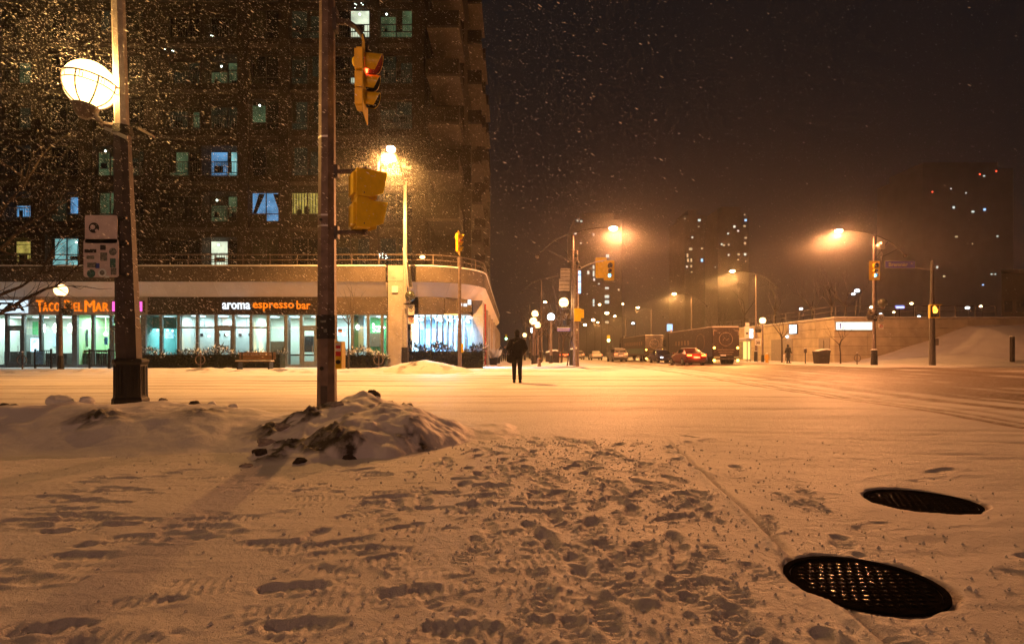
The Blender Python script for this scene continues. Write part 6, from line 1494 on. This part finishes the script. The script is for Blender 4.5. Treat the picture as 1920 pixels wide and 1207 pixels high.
# small lit lamps beyond the wall and down the road
far = [(1607, 545, 80, 'globe_white', 9.9, 'white lamp with drooping arm above the wall, brighter of two', .30), (1600, 551, 84, 'globe_white', 9.8, 'white lamp above the wall, fainter of two', .22), (1709, 569, 110, 'bulb_orange', 9, 'orange lamp above the wall railing', .22), (1814, 577, 105, 'globe_white', 9, 'bright white lamp behind the railing right of the pedestrian pole', .32), (1839, 574, 112, 'bulb_orange', 9, 'orange lamp beside the bright white one behind the railing', .22),
       (1651, 589, 100, 'globe_white', 8, 'low white lamp behind the railing near the dull globe', .24), (1676, 585, 120, 'bulb_orange', 8, 'faint orange lamp behind the railing', .18), (1723, 593, 90, 'globe_white', 7, 'low white lamp seen through the railing bars', .18), (1502, 579, 120, 'globe_white', 9, 'white lamp above the yellow-lit wall', .3), (1634, 576, 75, 'bulb', 8, 'warm lamp just left of the lamp pole with signs', .16),
       (1138, 587, 150, 'bulb', 12, 'amber road lamp over the far lanes, upper', .42), (1112, 600, 170, 'bulb', 12, 'amber road lamp over the far lanes, lower', .42), (1097, 609, 200, 'bulb', 12, 'amber road lamp lowest over the far lanes', .45), (1187, 606, 130, 'globe_white', 9, 'white lamp above the grey estate car', .3), (1124, 571, 150, 'bulb', 14, 'small amber lamp below the far left tower', .25), (1168, 570, 190, 'bulb', 17, 'small amber lamp right of the far left tower', .25)]
for px_, py_, Y, m_, hgt, lab, r_ in far:
    p = at(px_, py_, Y); t = thing('lamp_post', lab, 'street lamp', (p.x, Y, 0))
    MB().tube([(.6, .3, 0), (.6, .3, p.z + .2), (0, 0, p.z + .25)], .07, 6).build('post', 'pole_dark', t); MB().sph((0, 0, p.z), (r_ * 1.2, r_, r_ * .7), 10, 7).build('lamp_lens', m_, t, True)
gs = thing('traffic_light', 'far green traffic light over the road', 'traffic light', at(1141, 637, 110)); MB().box(-.3, .3, 0, .2, -.5, .9).build('housing', 'signal_yellow', gs); MB().sph((0, -.05, -.1), .26, 10, 7).build('lens', emis('green', (.35, 1.0, .65), 6), gs); MB().tube([(.5, .1, 0), (.5, .1, -3.6)], .06, 6).tube([(.25, .1, 0), (.55, .1, 0)], .05, 6).build('post', 'pole_dark', gs)
gs = thing('traffic_light', 'far green traffic light above the footpath end', 'traffic light', at(949, 634, 130)); MB().box(-.25, .25, 0, .2, -.5, .9).build('housing', 'signal_yellow', gs); MB().sph((0, -.05, -.1), .26, 10, 7).build('lens', 'green', gs); MB().tube([(.4, .1, 0), (.4, .1, -4.4)], .06, 6).build('post', 'pole_dark', gs)
gl3 = thing('blue_sign', 'blue neon sign glowing behind the wall railing', 'sign', at(1687, 575, 115)); MB().box(-.9, .9, 0, .1, -.3, .25).build('lit_face', emis('neon', (.25, .3, 1), 3.0), gl3); MB().box(-.06, .06, .1, .2, -9.5, 0).build('post', 'pole_dark', gl3)

# ================================================================== FALLING SNOW AND HAZE
def flakes(name, n, box_, size, seed, cloud=None):
    r = np.random.RandomState(seed)
    if cloud: c = np.array(cloud[0]) + r.normal(0, 1, (n, 3)) * cloud[1] * (0.4 + 1.3 * r.rand(n, 1))
    else:
        (x0, x1), (y0, y1), (z0, z1) = box_
        c = np.stack([r.uniform(x0, x1, n), r.uniform(y0, y1, n), r.uniform(z0, z1, n)], 1)
    fall = np.array([.86, -.1, -.5]); d = fall + r.normal(0, .16, (n, 3)); d /= np.linalg.norm(d, axis=1, keepdims=True)
    u = r.normal(0, 1, (n, 3)); u -= d * (u * d).sum(1, keepdims=True); u /= np.linalg.norm(u, axis=1, keepdims=True)
    s = size * (0.5 + r.gamma(2.0, .35, (n, 1)))
    l = d * s * (1.2 + .9 * r.rand(n, 1)); w = u * s * .33
    v = np.stack([c - l, c + w, c + l, c - w], 1).reshape(-1, 3).astype(np.float32)
    me = bpy.data.meshes.new(name); me.vertices.add(len(v)); me.vertices.foreach_set('co', v.ravel())
    me.loops.add(4 * n); me.loops.foreach_set('vertex_index', np.arange(4 * n, dtype=np.int32)); me.polygons.add(n); me.polygons.foreach_set('loop_start', np.arange(0, 4 * n, 4, dtype=np.int32)); me.update(calc_edges=True)
    me.materials.append(M['flake']); o = bpy.data.objects.new(name, me); COL.objects.link(o); o['kind'] = 'stuff'; return o
fm = bpy.data.materials.new('flake'); fm.use_nodes = True; M['flake'] = fm; nt = fm.node_tree; nt.nodes.clear()
ou = nd(nt, 'ShaderNodeOutputMaterial'); di = nd(nt, 'ShaderNodeBsdfDiffuse'); tl_ = nd(nt, 'ShaderNodeBsdfTranslucent'); mx = nd(nt, 'ShaderNodeMixShader')
di.inputs[0].default_value = (.85, .85, .88, 1); tl_.inputs[0].default_value = (.85, .85, .88, 1)
nt.links.new(di.outputs[0], mx.inputs[1]); nt.links.new(tl_.outputs[0], mx.inputs[2]); nt.links.new(mx.outputs[0], ou.inputs[0])
flakes('snowfall', 70000, ((-13, -1.5), (4.5, 13), (1.2, 9)), .0052, 1)
flakes('snowfall', 9000, ((-1.5, 1.5), (4.5, 13), (1.2, 9)), .0045, 3)
flakes('snowfall', 9000, ((1.5, 9), (5, 13), (1.2, 9)), .0035, 4)
flakes('snowfall', 90000, ((-22, 34), (15, 44), (0.5, 21)), .0053, 2)
for q, (c_, sd_, n_) in enumerate([((-6.2, 29.3, 11.0), 1.7, 22000), ((6.9, 38.6, 8.9), 2.2, 26000), ((25.2, 44, 9.8), 2.4, 26000), ((25.5, 66, 9.2), 2.8, 22000), ((25.6, 90, 9.2), 3.2, 20000), ((-6.2, 7.6, 4.9), 1.3, 14000)]):  # extra flake clouds added round the lamps to build their glow
    flakes('snowfall', n_, None, .0065 if q < 5 else .0045, 20 + q, (c_, sd_))
# crumbs of snow kicked loose round the prints
r = np.random.RandomState(9); n = 5200
cx_ = np.concatenate([r.normal(.6, .8, n - 1400), r.uniform(-4, 3.4, 1400)]); cy_ = 1.7 + 4.6 * r.rand(n) ** 1.2; keep = np.array([all((a - m[0]) ** 2 + (b - m[1]) ** 2 > (m[2] - .02) ** 2 for m in MAN) for a, b in zip(cx_, cy_)])
cm = MB()
for a, b in zip(cx_[keep], cy_[keep]):
    e = .003 + .009 * r.rand() ** 2.5; z = groundz(a, b) + e * .3; jx = r.uniform(.6, 1.3, 6)
    cm.add([(a + e * jx[0], b, z), (a, b + e * jx[1], z), (a - e * jx[2], b, z), (a, b - e * jx[3], z), (a, b, z + e * jx[4]), (a, b, z - e * .5)], [(0, 1, 4), (1, 2, 4), (2, 3, 4), (3, 0, 4), (1, 0, 5), (2, 1, 5), (3, 2, 5), (0, 3, 5)])
stuff(cm.build('snow_crumbs', 'snow', None, fixn=False))
hz_ = MB().box(-330, 420, -30, 560, -1.5, 105).build('haze', None if False else 'snow', None); hz_['kind'] = 'stuff'
hm_ = bpy.data.materials.new('haze_air'); hm_.use_nodes = True; nt = hm_.node_tree; nt.nodes.clear(); ou = nd(nt, 'ShaderNodeOutputMaterial'); pv = nd(nt, 'ShaderNodeVolumePrincipled')
pv.inputs['Color'].default_value = (.95, .93, .95, 1); pv.inputs['Density'].default_value = HAZE; pv.inputs['Anisotropy'].default_value = 0.66
nt.links.new(pv.outputs[0], ou.inputs['Volume']); hz_.data.materials.clear(); hz_.data.materials.append(hm_)
